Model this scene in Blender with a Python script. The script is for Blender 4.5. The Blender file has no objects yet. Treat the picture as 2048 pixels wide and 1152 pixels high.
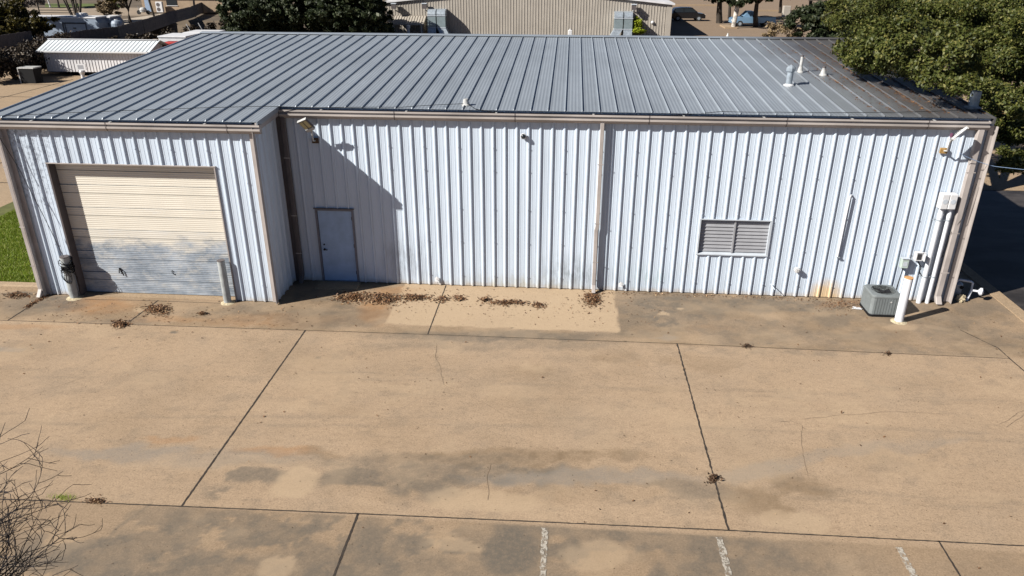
import bpy, math, random
import numpy as np
from math import sin, cos, pi, radians
random.seed(7)
RNG = np.random.default_rng(11)
SC = bpy.context.scene
COL = SC.collection
# ------------------------------------------------------------------ camera
CAM = np.array([6.4455, -19.0113, 8.6001])
YAW, PITCH, ROLL, FPX = -0.0748, 0.4248, 0.0021, 1493.68
_f = np.array([sin(YAW)*cos(PITCH), cos(YAW)*cos(PITCH), -sin(PITCH)])
_r0 = np.array([cos(YAW), -sin(YAW), 0.0]); _u0 = np.cross(_r0, _f)
_r = cos(ROLL)*_r0 + sin(ROLL)*_u0; _u = -sin(ROLL)*_r0 + cos(ROLL)*_u0
cd = bpy.data.cameras.new('camera'); co = bpy.data.objects.new('camera', cd); COL.objects.link(co)
from mathutils import Matrix, Vector
co.matrix_world = Matrix(((_r[0], _u[0], -_f[0], CAM[0]), (_r[1], _u[1], -_f[1], CAM[1]),
                          (_r[2], _u[2], -_f[2], CAM[2]), (0, 0, 0, 1)))
cd.sensor_width = 36; cd.lens = FPX/2048*36; cd.clip_start = 0.1; cd.clip_end = 2000
SC.camera = co
# ------------------------------------------------------------------ world, sun, exposure
SUN_AZ, SUN_EL = radians(29.0), radians(35.4)      # light travels towards +X, +Y and down
w = bpy.data.worlds.new('World'); SC.world = w; w.use_nodes = True
nt = w.node_tree; sky = nt.nodes.new('ShaderNodeTexSky'); sky.sky_type = 'NISHITA'; sky.sun_disc = False
sky.sun_elevation = SUN_EL; sky.sun_rotation = math.atan2(-cos(SUN_AZ), -sin(SUN_AZ))
sky.air_density = 0.38; sky.dust_density = 0.1; sky.ozone_density = 1.5; sky.altitude = 500
bg = nt.nodes['Background']; bg.inputs['Strength'].default_value = 0.05
nt.links.new(sky.outputs[0], bg.inputs['Color'])
sd = bpy.data.lights.new('sun', 'SUN'); sd.energy = 5.0; sd.angle = radians(0.53); sd.color = (1.0, 0.955, 0.88)
so = bpy.data.objects.new('sun', sd); COL.objects.link(so)
ld = Vector((cos(SUN_AZ)*cos(SUN_EL), sin(SUN_AZ)*cos(SUN_EL), -sin(SUN_EL)))
so.rotation_euler = ld.to_track_quat('-Z', 'Y').to_euler(); so.location = (-20, -20, 30)
SC.view_settings.view_transform = 'Standard'; SC.view_settings.look = 'None'
SC.view_settings.exposure = 0.80; SC.view_settings.gamma = 1.0
SC.render.engine = 'CYCLES'
SC.cycles.max_bounces = 6; SC.cycles.diffuse_bounces = 1

def ray(x, y): return _f + _r*(x-1024)/FPX + _u*(576-y)/FPX
def G(x, y, z=0.0):
    d = ray(x, y); return CAM + (z-CAM[2])/d[2]*d
def W(x, y, Y=0.0):
    d = ray(x, y); return CAM + (Y-CAM[1])/d[1]*d
# ------------------------------------------------------------------ building constants
P = 0.3048; RIB0 = -0.045; BRIB0 = -6.931-0.045
D = 1.475                      # the garage bay stands this far in front
XL, XR, XB = -7.54, 16.74, -1.17
ZE, SL, YR = 4.936, 0.0658, 10.58
def roofz(y): return ZE + SL*y
SEAM0, SEAM = -0.9465, 0.4307
# ------------------------------------------------------------------ mesh helpers
class MB:
    def __init__(s): s.v = []; s.f = []; s.k = []
    def add(s, V, F):
        n = len(s.v); s.k.append((n, len(s.f))); s.v += [tuple(map(float, p)) for p in V]; s.f += [tuple(i+n for i in f) for f in F]; return s
    def box(s, x0, x1, y0, y1, z0, z1):
        return s.add([(x0,y0,z0),(x1,y0,z0),(x1,y1,z0),(x0,y1,z0),(x0,y0,z1),(x1,y0,z1),(x1,y1,z1),(x0,y1,z1)],
                     [(0,3,2,1),(4,5,6,7),(0,1,5,4),(1,2,6,5),(2,3,7,6),(3,0,4,7)])
    def bbox(s, x0, x1, y0, y1, z0, z1, b=0.01):
        """box with chamfered vertical edges and top edge"""
        pts = [(x0+b,y0),(x1-b,y0),(x1,y0+b),(x1,y1-b),(x1-b,y1),(x0+b,y1),(x0,y1-b),(x0,y0+b)]
        c = ((x0+x1)/2, (y0+y1)/2)
        ins = [(c[0]+(p[0]-c[0])*(1-2*b/max(x1-x0,1e-6)), c[1]+(p[1]-c[1])*(1-2*b/max(y1-y0,1e-6))) for p in pts]
        V = [(p[0],p[1],z0) for p in pts]+[(p[0],p[1],z1-b) for p in pts]+[(p[0],p[1],z1) for p in ins]
        F = [tuple(range(7,-1,-1)), tuple(range(16,24))]
        for k in (0, 8):
            for i in range(8): j = (i+1) % 8; F.append((k+i,k+j,k+8+j,k+8+i))
        return s.add(V, F)
    def prism(s, pts, a0, a1, axis='x'):
        """closed polygon pts in the plane normal to axis, extruded a0..a1"""
        n = len(pts)
        def q(a, p): return (a,p[0],p[1]) if axis == 'x' else (p[0],a,p[1]) if axis == 'y' else (p[0],p[1],a)
        V = [q(a0,p) for p in pts]+[q(a1,p) for p in pts]
        F = [tuple(range(n-1,-1,-1)), tuple(range(n,2*n))]+[(i,(i+1)%n,n+(i+1)%n,n+i) for i in range(n)]
        return s.add(V, F)
    def strip(s, pts, a0, a1, axis='x'):
        """open profile extruded"""
        n = len(pts)
        def q(a, p): return (a,p[0],p[1]) if axis == 'x' else (p[0],a,p[1]) if axis == 'y' else (p[0],p[1],a)
        V = [q(a0,p) for p in pts]+[q(a1,p) for p in pts]
        return s.add(V, [(i,i+1,n+i+1,n+i) for i in range(n-1)])
    def cyl(s, p0, p1, r0, r1=None, n=12, cap=True):
        r1 = r0 if r1 is None else r1
        p0 = np.array(p0, float); p1 = np.array(p1, float); d = p1-p0; L = np.linalg.norm(d) or 1; d = d/L
        a = np.cross(d, (0,0,1) if abs(d[2]) < .9 else (1,0,0)); a /= np.linalg.norm(a); b = np.cross(d, a)
        V = [p0+r0*(a*cos(t)+b*sin(t)) for t in np.linspace(0,2*pi,n,endpoint=False)]
        V += [p1+r1*(a*cos(t)+b*sin(t)) for t in np.linspace(0,2*pi,n,endpoint=False)]
        F = [(i,(i+1)%n,n+(i+1)%n,n+i) for i in range(n)]
        if cap: F += [tuple(range(n-1,-1,-1)), tuple(range(n,2*n))]
        return s.add(V, F)
    def lathe(s, prof, c=(0,0,0), n=20):
        k = len(prof); V = []
        for (r, z) in prof:
            V += [(c[0]+r*cos(t), c[1]+r*sin(t), c[2]+z) for t in np.linspace(0,2*pi,n,endpoint=False)]
        F = [(a*n+i,a*n+(i+1)%n,(a+1)*n+(i+1)%n,(a+1)*n+i) for a in range(k-1) for i in range(n)]
        F += [tuple(range(n-1,-1,-1)), tuple((k-1)*n+i for i in range(n))]
        return s.add(V, F)
    def tube(s, pts, r, n=6, r1=None):
        """tube through points"""
        pts = [np.array(p, float) for p in pts]; m = len(pts); V = []; up = np.array((0.0,0,1)); 
        for i, p in enumerate(pts):
            d = pts[min(i+1,m-1)]-pts[max(i-1,0)]; d = d/(np.linalg.norm(d) or 1)
            a = np.cross(d, up)
            if np.linalg.norm(a) < .05: a = np.cross(d, (1.0,0,0))
            a /= np.linalg.norm(a); b = np.cross(d, a)
            rr = r if r1 is None else r+(r1-r)*i/(m-1)
            V += [p+rr*(a*cos(t)+b*sin(t)) for t in np.linspace(0,2*pi,n,endpoint=False)]
        F = [(k*n+i,k*n+(i+1)%n,(k+1)*n+(i+1)%n,(k+1)*n+i) for k in range(m-1) for i in range(n)]
        F += [tuple(range(n-1,-1,-1)), tuple((m-1)*n+i for i in range(n))]
        return s.add(V, F)
    def build(s, name, mat, parent=None, world=True, smooth=False, loc=None):
        me = bpy.data.meshes.new(name); me.from_pydata(s.v, [], s.f); me.materials.append(mat)
        if smooth: me.polygons.foreach_set('use_smooth', [True]*len(me.polygons))
        me.update(); return link(name, me, parent, world, loc)
def build_each(mb, name, mat, parent=None, world=True):
    """every piece added to mb becomes an object of its own"""
    ks = mb.k+[(len(mb.v), len(mb.f))]; o = None
    for (v0, f0), (v1, f1) in zip(ks[:-1], ks[1:]):
        q = MB(); q.add(mb.v[v0:v1], [tuple(i-v0 for i in f) for f in mb.f[f0:f1]]); o = q.build(name, mat, parent, world)
    return o
def link(name, me, parent=None, world=True, loc=None):
    o = bpy.data.objects.new(name, me); COL.objects.link(o)
    if parent:
        o.parent = parent
        if world:
            q = parent; t = Vector((0,0,0))
            while q: t += q.location; q = q.parent
            o.location = -t
    if loc is not None: o.location = loc
    return o
def tag(o, label=None, cat=None, group=None, kind=None):
    if label: o['label'] = label
    if cat: o['category'] = cat
    if group: o['group'] = group
    if kind: o['kind'] = kind
    return o
def empty(name, loc, label, cat, group=None, rz=0):
    o = bpy.data.objects.new(name, None); COL.objects.link(o); o.location = tuple(map(float, loc)); o.rotation_euler.z = rz
    o.empty_display_size = .2
    return tag(o, label, cat, group)
def copy_tree(o, parent=None):
    c = o.copy(); COL.objects.link(c); c.parent = parent
    for ch in [x for x in bpy.data.objects if x.parent == o and x != c]: copy_tree(ch, c)
    return c
# ------------------------------------------------------------------ noise in numpy (for stains and shapes)
_lat = np.random.default_rng(5).random((256, 256))
def vnoise(x, y):
    xi = np.floor(x).astype(int); yi = np.floor(y).astype(int); u = x-xi; v = y-yi
    u = u*u*(3-2*u); v = v*v*(3-2*v)
    g = lambda a, b: _lat[a % 256, b % 256]
    return (g(xi,yi)*(1-u)+g(xi+1,yi)*u)*(1-v)+(g(xi,yi+1)*(1-u)+g(xi+1,yi+1)*u)*v
def fbm(x, y, o=4):
    s = 0; a = .5; t = 0
    for k in range(o): s = s+a*vnoise(x*2**k+17*k, y*2**k+31*k); t += a; a *= .55
    return s/t
def sstep(a, b, x): t = np.clip((x-a)/(b-a), 0, 1); return t*t*(3-2*t)
# ------------------------------------------------------------------ materials
def newmat(name):
    m = bpy.data.materials.new(name); m.use_nodes = True; return m, m.node_tree, m.node_tree.nodes['Principled BSDF']
def N(nt, typ, **kw):
    n = nt.nodes.new(typ)
    for k, v in kw.items():
        if k in n.inputs: n.inputs[k].default_value = v
        else: setattr(n, k, v)
    return n
def mixc(nt, fac, a, b, blend='MIX'):
    n = nt.nodes.new('ShaderNodeMix'); n.data_type = 'RGBA'; n.blend_type = blend
    for i, v in ((0, fac), (6, a), (7, b)):
        if hasattr(v, 'links') or isinstance(v, bpy.types.NodeSocket): nt.links.new(v, n.inputs[i])
        else: n.inputs[i].default_value = v if i == 0 else (*v, 1) if len(v) == 3 else v
    return n.outputs[2]
def ramp(nt, src, stops):
    r = nt.nodes.new('ShaderNodeValToRGB'); nt.links.new(src, r.inputs[0]); e = r.color_ramp.elements
    while len(e) < len(stops): e.new(.5)
    for i, (p, c) in enumerate(stops): e[i].position = p; e[i].color = (c,c,c,1) if not hasattr(c,'__len__') else (*c,1)
    return r.outputs[0]
def noise(nt, vec, scale, detail=4, rough=.55, stretch=None):
    if stretch:
        mp = N(nt, 'ShaderNodeMapping'); mp.inputs['Scale'].default_value = stretch; nt.links.new(vec, mp.inputs[0]); vec = mp.outputs[0]
    n = N(nt, 'ShaderNodeTexNoise'); n.inputs['Scale'].default_value = scale; n.inputs['Detail'].default_value = detail
    n.inputs['Roughness'].default_value = rough; nt.links.new(vec, n.inputs['Vector']); return n.outputs['Fac']
def objco(nt): return nt.nodes.new('ShaderNodeTexCoord').outputs['Object']
def mathn(nt, op, a, b=0.0, c=None):
    n = nt.nodes.new('ShaderNodeMath'); n.operation = op
    for i, v in enumerate((a, b) if c is None else (a, b, c)):
        if isinstance(v, bpy.types.NodeSocket): nt.links.new(v, n.inputs[i])
        else: n.inputs[i].default_value = v
    return n.outputs[0]
def bump(nt, bs, h, dist, strength=.5):
    b = N(nt, 'ShaderNodeBump'); b.inputs['Distance'].default_value = dist; b.inputs['Strength'].default_value = strength
    nt.links.new(h, b.inputs['Height']); nt.links.new(b.outputs[0], bs.inputs['Normal'])
def plain(name, c, rough=.6, metal=0.0, var=.18, scale=3.0, spec=.4, stretch=None):
    m, nt, bs = newmat(name); co_ = objco(nt)
    n = noise(nt, co_, scale, 5, .6, stretch)
    f = ramp(nt, n, [(.3, 1-var), (.7, 1+var*.35)])
    nt.links.new(mixc(nt, 1.0, c, f, 'MULTIPLY'), bs.inputs['Base Color'])
    bs.inputs['Roughness'].default_value = rough; bs.inputs['Metallic'].default_value = metal
    bs.inputs['Specular IOR Level'].default_value = spec
    return m
M = {}
# painted ribbed wall: chalky pale blue-white with splash dirt and rust by the ground
def wall_mat(name, base, dirt=1.0):
    m, nt, bs = newmat(name); c = objco(nt)
    sep = N(nt, 'ShaderNodeSeparateXYZ'); nt.links.new(c, sep.inputs[0]); x, y, z = sep.outputs
    col = mixc(nt, 1.0, base, ramp(nt, noise(nt, c, 1.3, 5, .6, (1,1,.25)), [(.3,.88),(.7,1.03)]), 'MULTIPLY')
    streak = ramp(nt, noise(nt, c, 9, 4, .6, (1,1,.06)), [(.5,0.0),(.75,.35)])
    col = mixc(nt, mathn(nt,'MULTIPLY',streak,.10*dirt), col, (.34,.36,.38))
    # low grime
    low = mathn(nt, 'SUBTRACT', 1.0, mathn(nt, 'MULTIPLY', z, 1.6))
    g = mathn(nt, 'MULTIPLY', mathn(nt,'MAXIMUM',low,0.0), ramp(nt, noise(nt, c, 4.5, 6, .7, (1,1,.3)), [(.40,0.0),(.68,1.0)]))
    col = mixc(nt, mathn(nt,'MULTIPLY',g,.55*dirt), col, (.30,.31,.31))
    vl = mathn(nt,'MAXIMUM',mathn(nt, 'SUBTRACT', 1.0, mathn(nt, 'MULTIPLY', z, 6.5)),0.0)
    r2 = mathn(nt, 'MULTIPLY', vl, ramp(nt, noise(nt, c, 3.0, 5, .7), [(.35,.15),(.6,1.0)]))
    col = mixc(nt, mathn(nt,'MULTIPLY',r2,.7), col, (.42,.29,.15))
    nt.links.new(col, bs.inputs['Base Color']); bs.inputs['Roughness'].default_value = .52
    bs.inputs['Specular IOR Level'].default_value = .35
    return m, nt, bs, col
M['wall'] = wall_mat('pale_blue_wall_paint', (.555,.632,.73))[0]
# the wall in front of the big yard has local stains of its own
m, nt, bs, col = wall_mat('pale_blue_wall_paint_stained', (.555,.632,.73))
c = objco(nt); sep = N(nt, 'ShaderNodeSeparateXYZ'); nt.links.new(c, sep.inputs[0])
def spot(nt, sep, cx, cz, rx, rz, nz):
    a = mathn(nt,'DIVIDE',mathn(nt,'SUBTRACT',sep.outputs[0],cx),rx); b = mathn(nt,'DIVIDE',mathn(nt,'SUBTRACT',sep.outputs[2],cz),rz)
    d = mathn(nt,'SQRT',mathn(nt,'ADD',mathn(nt,'MULTIPLY',a,a),mathn(nt,'MULTIPLY',b,b)))
    return mathn(nt,'MULTIPLY',mathn(nt,'MAXIMUM',mathn(nt,'SUBTRACT',1.0,d),0.0),nz)
n1 = ramp(nt, noise(nt, c, 5, 6, .72, (1,1,.35)), [(.38,0.0),(.66,1.0)])
for (cx,cz,rx,rz,k,cc) in [(6.7,.45,1.3,.75,1.1,(.20,.23,.25)),(2.1,.8,.9,.9,.9,(.25,.27,.3)),(8.7,.45,1.0,.5,.9,(.36,.45,.47)),(9.9,.75,.5,.3,.5,(.45,.45,.38)),(5.2,.1,2.2,.35,1.0,(.36,.33,.24))]:
    col = mixc(nt, mathn(nt,'MINIMUM',mathn(nt,'MULTIPLY',spot(nt,sep,cx,cz,rx,rz,n1),k),.85), col, cc)
n2 = ramp(nt, noise(nt, c, 5, 5, .7), [(.25,.35),(.6,1.0)])
col = mixc(nt, mathn(nt,'MINIMUM',mathn(nt,'MULTIPLY',spot(nt,sep,13.55,.0,.55,.62,n2),1.9),.9), col, (.60,.43,.24))
nt.links.new(col, bs.inputs['Base Color']); M['wall_main'] = m
# bay wall: blotchy weathering at the upper left
m, nt, bs, col = wall_mat('pale_blue_wall_paint_bay', (.555,.632,.73))
c = objco(nt); sep = N(nt, 'ShaderNodeSeparateXYZ'); nt.links.new(c, sep.inputs[0])
n1 = ramp(nt, noise(nt, c, 11, 6, .8), [(.50,0.0),(.60,1.0)])
col = mixc(nt, mathn(nt,'MINIMUM',mathn(nt,'MULTIPLY',spot(nt,sep,-7.4,4.2,1.5,2.6,n1),1.5),.7), col, (.22,.25,.30))
nt.links.new(col, bs.inputs['Base Color']); M['wall_bay'] = m
# standing seam roof
m, nt, bs = newmat('grey_standing_seam_metal'); c = objco(nt)
sep = N(nt, 'ShaderNodeSeparateXYZ'); nt.links.new(c, sep.inputs[0])
col = mixc(nt, 1.0, (.30,.335,.375), ramp(nt, noise(nt, c, .9, 5, .6, (1,.5,1)), [(.3,.9),(.7,1.06)]), 'MULTIPLY')
col = mixc(nt, mathn(nt,'MULTIPLY',ramp(nt, noise(nt, c, 14, 3, .6, (1,.08,1)), [(.5,0.0),(.8,1.0)]),.25), col, (.24,.25,.26))
pid = mathn(nt,'FLOOR',mathn(nt,'DIVIDE',mathn(nt,'SUBTRACT',sep.outputs[0],SEAM0-.04),SEAM)); wn_ = N(nt,'ShaderNodeTexWhiteNoise'); wn_.noise_dimensions = '1D'; nt.links.new(pid, wn_.inputs['W'])
col = mixc(nt, 1.0, col, ramp(nt, wn_.outputs['Value'], [(0.0,.965),(1.0,1.03)]), 'MULTIPLY')
col = mixc(nt, 1.0, col, ramp(nt, noise(nt, c, 4, 5, .7, (1,.12,1)), [(.3,.96),(.7,1.03)]), 'MULTIPLY')
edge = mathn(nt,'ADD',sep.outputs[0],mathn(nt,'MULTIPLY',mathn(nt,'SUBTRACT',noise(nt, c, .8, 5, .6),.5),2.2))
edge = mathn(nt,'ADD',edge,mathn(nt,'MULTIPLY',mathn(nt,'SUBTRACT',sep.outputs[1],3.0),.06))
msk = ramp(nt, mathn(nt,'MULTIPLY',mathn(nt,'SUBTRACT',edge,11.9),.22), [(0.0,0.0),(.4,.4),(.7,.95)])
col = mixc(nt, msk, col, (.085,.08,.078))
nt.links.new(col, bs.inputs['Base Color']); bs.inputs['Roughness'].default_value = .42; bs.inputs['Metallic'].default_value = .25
bump(nt, bs, noise(nt, c, 1.6, 3, .5), .02, .3); M['roof'] = m
M['beige'] = plain('beige_trim_paint', (.385,.345,.325), .5, 0, .22, 2.2, .35)
M['beige_dirty'] = plain('beige_gutter_paint', (.40,.36,.335), .5, 0, .35, 1.2, .35, (.6,3,3))
M['taupe'] = plain('brown_grey_trim', (.11,.095,.095), .5, 0, .2, 3)
M['frame'] = plain('mauve_brown_door_frame', (.17,.17,.20), .55, 0, .25, 6)
M['door'] = plain('pale_blue_door_paint', (.33,.46,.66), .42, 0, .2, 2.5)
M['white'] = plain('white_paint', (.62,.62,.63), .45, 0, .12, 4)
M['white_pipe'] = plain('white_pipe_paint', (.64,.66,.70), .4, 0, .12, 5)
M['offwhite'] = plain('weathered_white_paint', (.46,.46,.45), .55, 0, .35, 7)
M['grey_metal'] = plain('galvanised_steel', (.36,.41,.46), .42, .3, .35, 6)
M['grey_paint'] = plain('grey_machine_paint', (.155,.17,.172), .5, 0, .12, 6)
M['black'] = plain('black_rubber', (.009,.009,.01), .75, 0, .2, 8, .2)
M['dark'] = plain('dark_interior', (.03,.03,.035), .7, 0, .3, 8)
M['rust'] = plain('rusty_steel', (.30,.14,.05), .85, 0, .4, 14)
M['brownplate'] = plain('brown_wood_plate', (.40,.24,.08), .8, 0, .6, 12)
M['darkplate'] = plain('dark_brown_plate', (.09,.055,.03), .8, 0, .5, 12)
M['yellow_lens'] = plain('yellowed_lamp_lens', (.50,.44,.24), .3, 0, .12, 9)
M['purple'] = plain('photocell_purple', (.12,.05,.09), .4, 0, .2, 9)
M['glass'] = plain('dark_glass', (.02,.025,.03), .12, 0, .1, 3, .6)
M['louver'] = plain('louver_slat_paint', (.30,.305,.325), .5, 0, .15, 3)
M['pale_trim'] = plain('pale_grey_trim', (.48,.52,.57), .5, 0, .15, 3)
M['rock'] = plain('tan_stone', (.50,.42,.28), .9, 0, .5, 14)
M['bark'] = plain('grey_brown_bark', (.050,.040,.032), .9, 0, .4, 9)
M['twig'] = plain('dark_purple_grey_bark', (.012,.009,.012), .8, 0, .4, 20)
M['fence'] = plain('weathered_cedar', (.11,.10,.10), .85, 0, .45, 5, .2, (4,4,.4))
M['tan_wall'] = plain('tan_ribbed_wall_paint', (.375,.34,.295), .55, 0, .12, .8)
M['house'] = plain('tan_house_wall', (.34,.25,.17), .85, 0, .25, .8)
M['house_roof'] = plain('brown_shingles', (.10,.075,.06), .9, 0, .3, 2)
M['rv'] = plain('white_fibreglass', (.52,.56,.62), .3, 0, .08, 1)
M['rv_grey'] = plain('grey_fibreglass', (.26,.31,.38), .35, 0, .15, 1)
M['rv_stripe'] = plain('navy_stripe', (.02,.025,.04), .4, 0, .1, 2)
M['shed_white'] = plain('white_shed_metal', (.66,.65,.66), .5, 0, .18, 1.0)
M['red'] = plain('red_paint', (.33,.015,.012), .5, 0, .4, 3)
M['navy'] = plain('dark_blue_paint', (.03,.035,.16), .45, 0, .15, 3)
M['blue_car'] = plain('blue_car_paint', (.20,.34,.50), .25, .3, .08, 3)
M['black_car'] = plain('black_car_paint', (.015,.015,.018), .2, .2, .1, 3)
M['tyre'] = plain('tyre_rubber', (.02,.02,.02), .8, 0, .2, 9)
M['taillight'] = plain('red_lamp_lens', (.4,.02,.02), .3, 0, .1, 3)
M['blue_door'] = plain('blue_grey_door', (.25,.33,.45), .5, 0, .1, 3)
# garage door: cream above, worn to galvanised below
m, nt, bs = newmat('cream_door_worn_to_zinc'); c = objco(nt)
sep = N(nt, 'ShaderNodeSeparateXYZ'); nt.links.new(c, sep.inputs[0]); z = sep.outputs[2]
cream = mixc(nt, 1.0, (.64,.595,.51), ramp(nt, noise(nt, c, 1.2, 5, .6, (1,1,2)), [(.3,.93),(.7,1.04)]), 'MULTIPLY')
zinc = mixc(nt, ramp(nt, noise(nt, c, 1.6, 7, .7, (.7,1,1.5)), [(.36,0.0),(.64,1.0)]), (.145,.18,.225), (.36,.40,.45))
zinc = mixc(nt, ramp(nt, noise(nt, c, 2.6, 6, .7, (1,1,1.6)), [(.50,0.0),(.68,.6)]), zinc, (.52,.50,.46))
nz = mathn(nt,'MULTIPLY',mathn(nt,'SUBTRACT',noise(nt, c, 1.7, 7, .7, (.7,1,1.6)),.5),1.9)
e = mathn(nt,'ADD',z,nz)
upper = ramp(nt, mathn(nt,'MULTIPLY',mathn(nt,'SUBTRACT',e,1.2),1.0), [(0.0,0.0),(.42,1.0)])
hard = mathn(nt,'GREATER_THAN',z,1.86)
faint = mathn(nt,'MULTIPLY',ramp(nt, noise(nt, c, 2.4, 6, .7, (.8,1,2)), [(.56,0.0),(.64,.55)]),mathn(nt,'LESS_THAN',z,2.45))
colr = mixc(nt, mathn(nt,'MAXIMUM',mathn(nt,'MULTIPLY',upper,ramp(nt,z,[(0.0,.15),(1.0,.85)])),hard), zinc, cream)
colr = mixc(nt, mathn(nt,'MULTIPLY',faint,.35), colr, (.55,.57,.60))
nt.links.new(colr, bs.inputs['Base Color']); bs.inputs['Roughness'].default_value = .45; M['garage'] = m
# foliage
def leafmat(name, a, b, c3=None, trans=.25):
    m, nt, bs = newmat(name); g = N(nt, 'ShaderNodeNewGeometry')
    st = [(0.0, a), (.8, b)] + ([(1.0, c3)] if c3 else [])
    col = ramp(nt, g.outputs['Random Per Island'], st)
    nt.links.new(col, bs.inputs['Base Color']); bs.inputs['Roughness'].default_value = .55; bs.inputs['Specular IOR Level'].default_value = .28
    if trans:
        tr = N(nt, 'ShaderNodeBsdfTranslucent'); nt.links.new(col, tr.inputs[0]); mx = N(nt, 'ShaderNodeMixShader'); mx.inputs[0].default_value = trans
        nt.links.new(bs.outputs[0], mx.inputs[1]); nt.links.new(tr.outputs[0], mx.inputs[2])
        nt.links.new(mx.outputs[0], nt.nodes['Material Output'].inputs[0])
    return m
M['oak'] = leafmat('live_oak_leaves', (.028,.040,.007), (.080,.088,.018), (.17,.155,.045), .12)
M['oak_far'] = leafmat('dark_evergreen_leaves', (.012,.020,.008), (.034,.046,.018), (.10,.11,.06))
M['yellow_leaf'] = leafmat('yellow_autumn_leaves', (.12,.10,.01), (.26,.19,.02), (.10,.12,.02))
M['olive_leaf'] = leafmat('olive_brown_leaves', (.02,.018,.004), (.06,.05,.008), (.14,.11,.02))
M['dry_leaf'] = leafmat('dry_tan_twigs', (.14,.10,.06), (.24,.18,.10), (.30,.22,.12), 0)
M['grey_twig'] = leafmat('grey_bare_twigs', (.16,.13,.11), (.24,.20,.17), (.30,.27,.24), 0)
M['brush'] = leafmat('brown_brush_stems', (.018,.012,.008), (.045,.032,.020), (.11,.08,.05), 0)
M['litter'] = leafmat('fallen_brown_leaves', (.05,.024,.012), (.17,.085,.04), (.42,.29,.17), 0)
M['dark_litter'] = leafmat('dark_rotted_litter', (.03,.018,.010), (.09,.05,.028), (.16,.10,.06), 0)
M['roof_litter'] = leafmat('rust_brown_needles', (.09,.04,.018), (.19,.095,.045), (.30,.17,.09), 0)
M['grass'] = leafmat('lawn_grass', (.115,.175,.010), (.21,.275,.018), (.34,.31,.10), .12)
M['shrub'] = leafmat('lime_shrub_leaves', (.18,.24,.01), (.30,.34,.02), None)
# ------------------------------------------------------------------ ground materials
def conc_mat(name, base, attr=False, var=1.0):
    m, nt, bs = newmat(name); c = objco(nt)
    lo = lambda v: 1-(1-v)*var
    col = mixc(nt, 1.0, base, ramp(nt, noise(nt, c, .30, 6, .6), [(.25,lo(.92)),(.75,1.04)]), 'MULTIPLY')
    col = mixc(nt, 1.0, col, ramp(nt, noise(nt, c, 1.6, 8, .72, (.5,1.3,1)), [(.30,lo(.91)),(.5,.99),(.72,1.05)]), 'MULTIPLY')
    col = mixc(nt, 1.0, col, ramp(nt, noise(nt, c, 9, 8, .85, (.8,1.1,1)), [(.36,lo(.80)),(.5,1.0),(.66,1.11)]), 'MULTIPLY')
    col = mixc(nt, mathn(nt,'MULTIPLY',ramp(nt, noise(nt, c, .55, 6, .65), [(.45,0.0),(.7,1.0)]),.3), col, tuple(v*k for v, k in zip(base, (.80,.86,.95))))
    gr = noise(nt, c, 32, 5, .8)
    col = mixc(nt, 1.0, col, ramp(nt, gr, [(.32,lo(.64)),(.5,1.0),(.68,1.25)]), 'MULTIPLY')
    spk = ramp(nt, noise(nt, c, 22, 2, .5), [(.71,0.0),(.75,1.0)])
    col = mixc(nt, mathn(nt,'MULTIPLY',spk,.5), col, tuple(v*.3 for v in base))
    if attr:
        for nm, cc, k in (('brown', (.165,.113,.066), .85), ('rusty', (.31,.150,.055), .75), ('dark', (.100,.090,.076), .9), ('blue', (.215,.192,.165), .62), ('pale', (.415,.308,.200), .8)):
            a = N(nt, 'ShaderNodeAttribute'); a.attribute_name = nm
            f = mathn(nt,'MULTIPLY',a.outputs['Fac'],k)
            f = mathn(nt,'MULTIPLY',f,ramp(nt, noise(nt, c, 11, 7, .85), [(.30,.55),(.55,1.0)]))
            col = mixc(nt, f, col, cc)
    nt.links.new(col, bs.inputs['Base Color']); bs.inputs['Roughness'].default_value = .85; bs.inputs['Specular IOR Level'].default_value = .25
    bump(nt, bs, gr, .006, .6)
    return m
CB = (.352,.254,.167)
M['concrete'] = conc_mat('tan_stained_concrete', CB, True)
M['concrete_far'] = conc_mat('tan_lot_concrete', (.33,.24,.155)); M['lot_far'] = conc_mat('brown_lot_concrete', (.235,.172,.120))
M['dirt'] = plain('brown_dirt', (.125,.095,.065), .95, 0, .45, .35)
M['joint'] = plain('dark_joint_filler', (.045,.035,.028), .95, 0, .5, 12)
M['asphalt'] = plain('dark_asphalt', (.075,.068,.066), .8, 0, .45, 1.6)
m, nt, bs = newmat('drive_asphalt'); c = objco(nt)
a = ramp(nt, noise(nt, c, .8, 6, .6, (.6,1.3,1)), [(.42,0.0),(.6,1.0)])
col = mixc(nt, a, (.022,.019,.018), (.062,.054,.050)); col = mixc(nt, 1.0, col, ramp(nt, noise(nt, c, 60, 3, .7), [(.3,.7),(.7,1.2)]), 'MULTIPLY')
nt.links.new(col, bs.inputs['Base Color']); bs.inputs['Roughness'].default_value = .6; M['asphalt'] = m
m, nt, bs = newmat('worn_white_marking'); c = objco(nt)
a = ramp(nt, noise(nt, c, 12, 6, .78), [(.42,0.0),(.56,.9)])
bs.inputs['Base Color'].default_value = (.44,.40,.34,1); bs.inputs['Roughness'].default_value = .8
tr = N(nt, 'ShaderNodeBsdfTransparent'); mx = N(nt, 'ShaderNodeMixShader'); nt.links.new(a, mx.inputs[0])
nt.links.new(tr.outputs[0], mx.inputs[1]); nt.links.new(bs.outputs[0], mx.inputs[2]); nt.links.new(mx.outputs[0], nt.nodes['Material Output'].inputs[0]); M['marking'] = m
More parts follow.
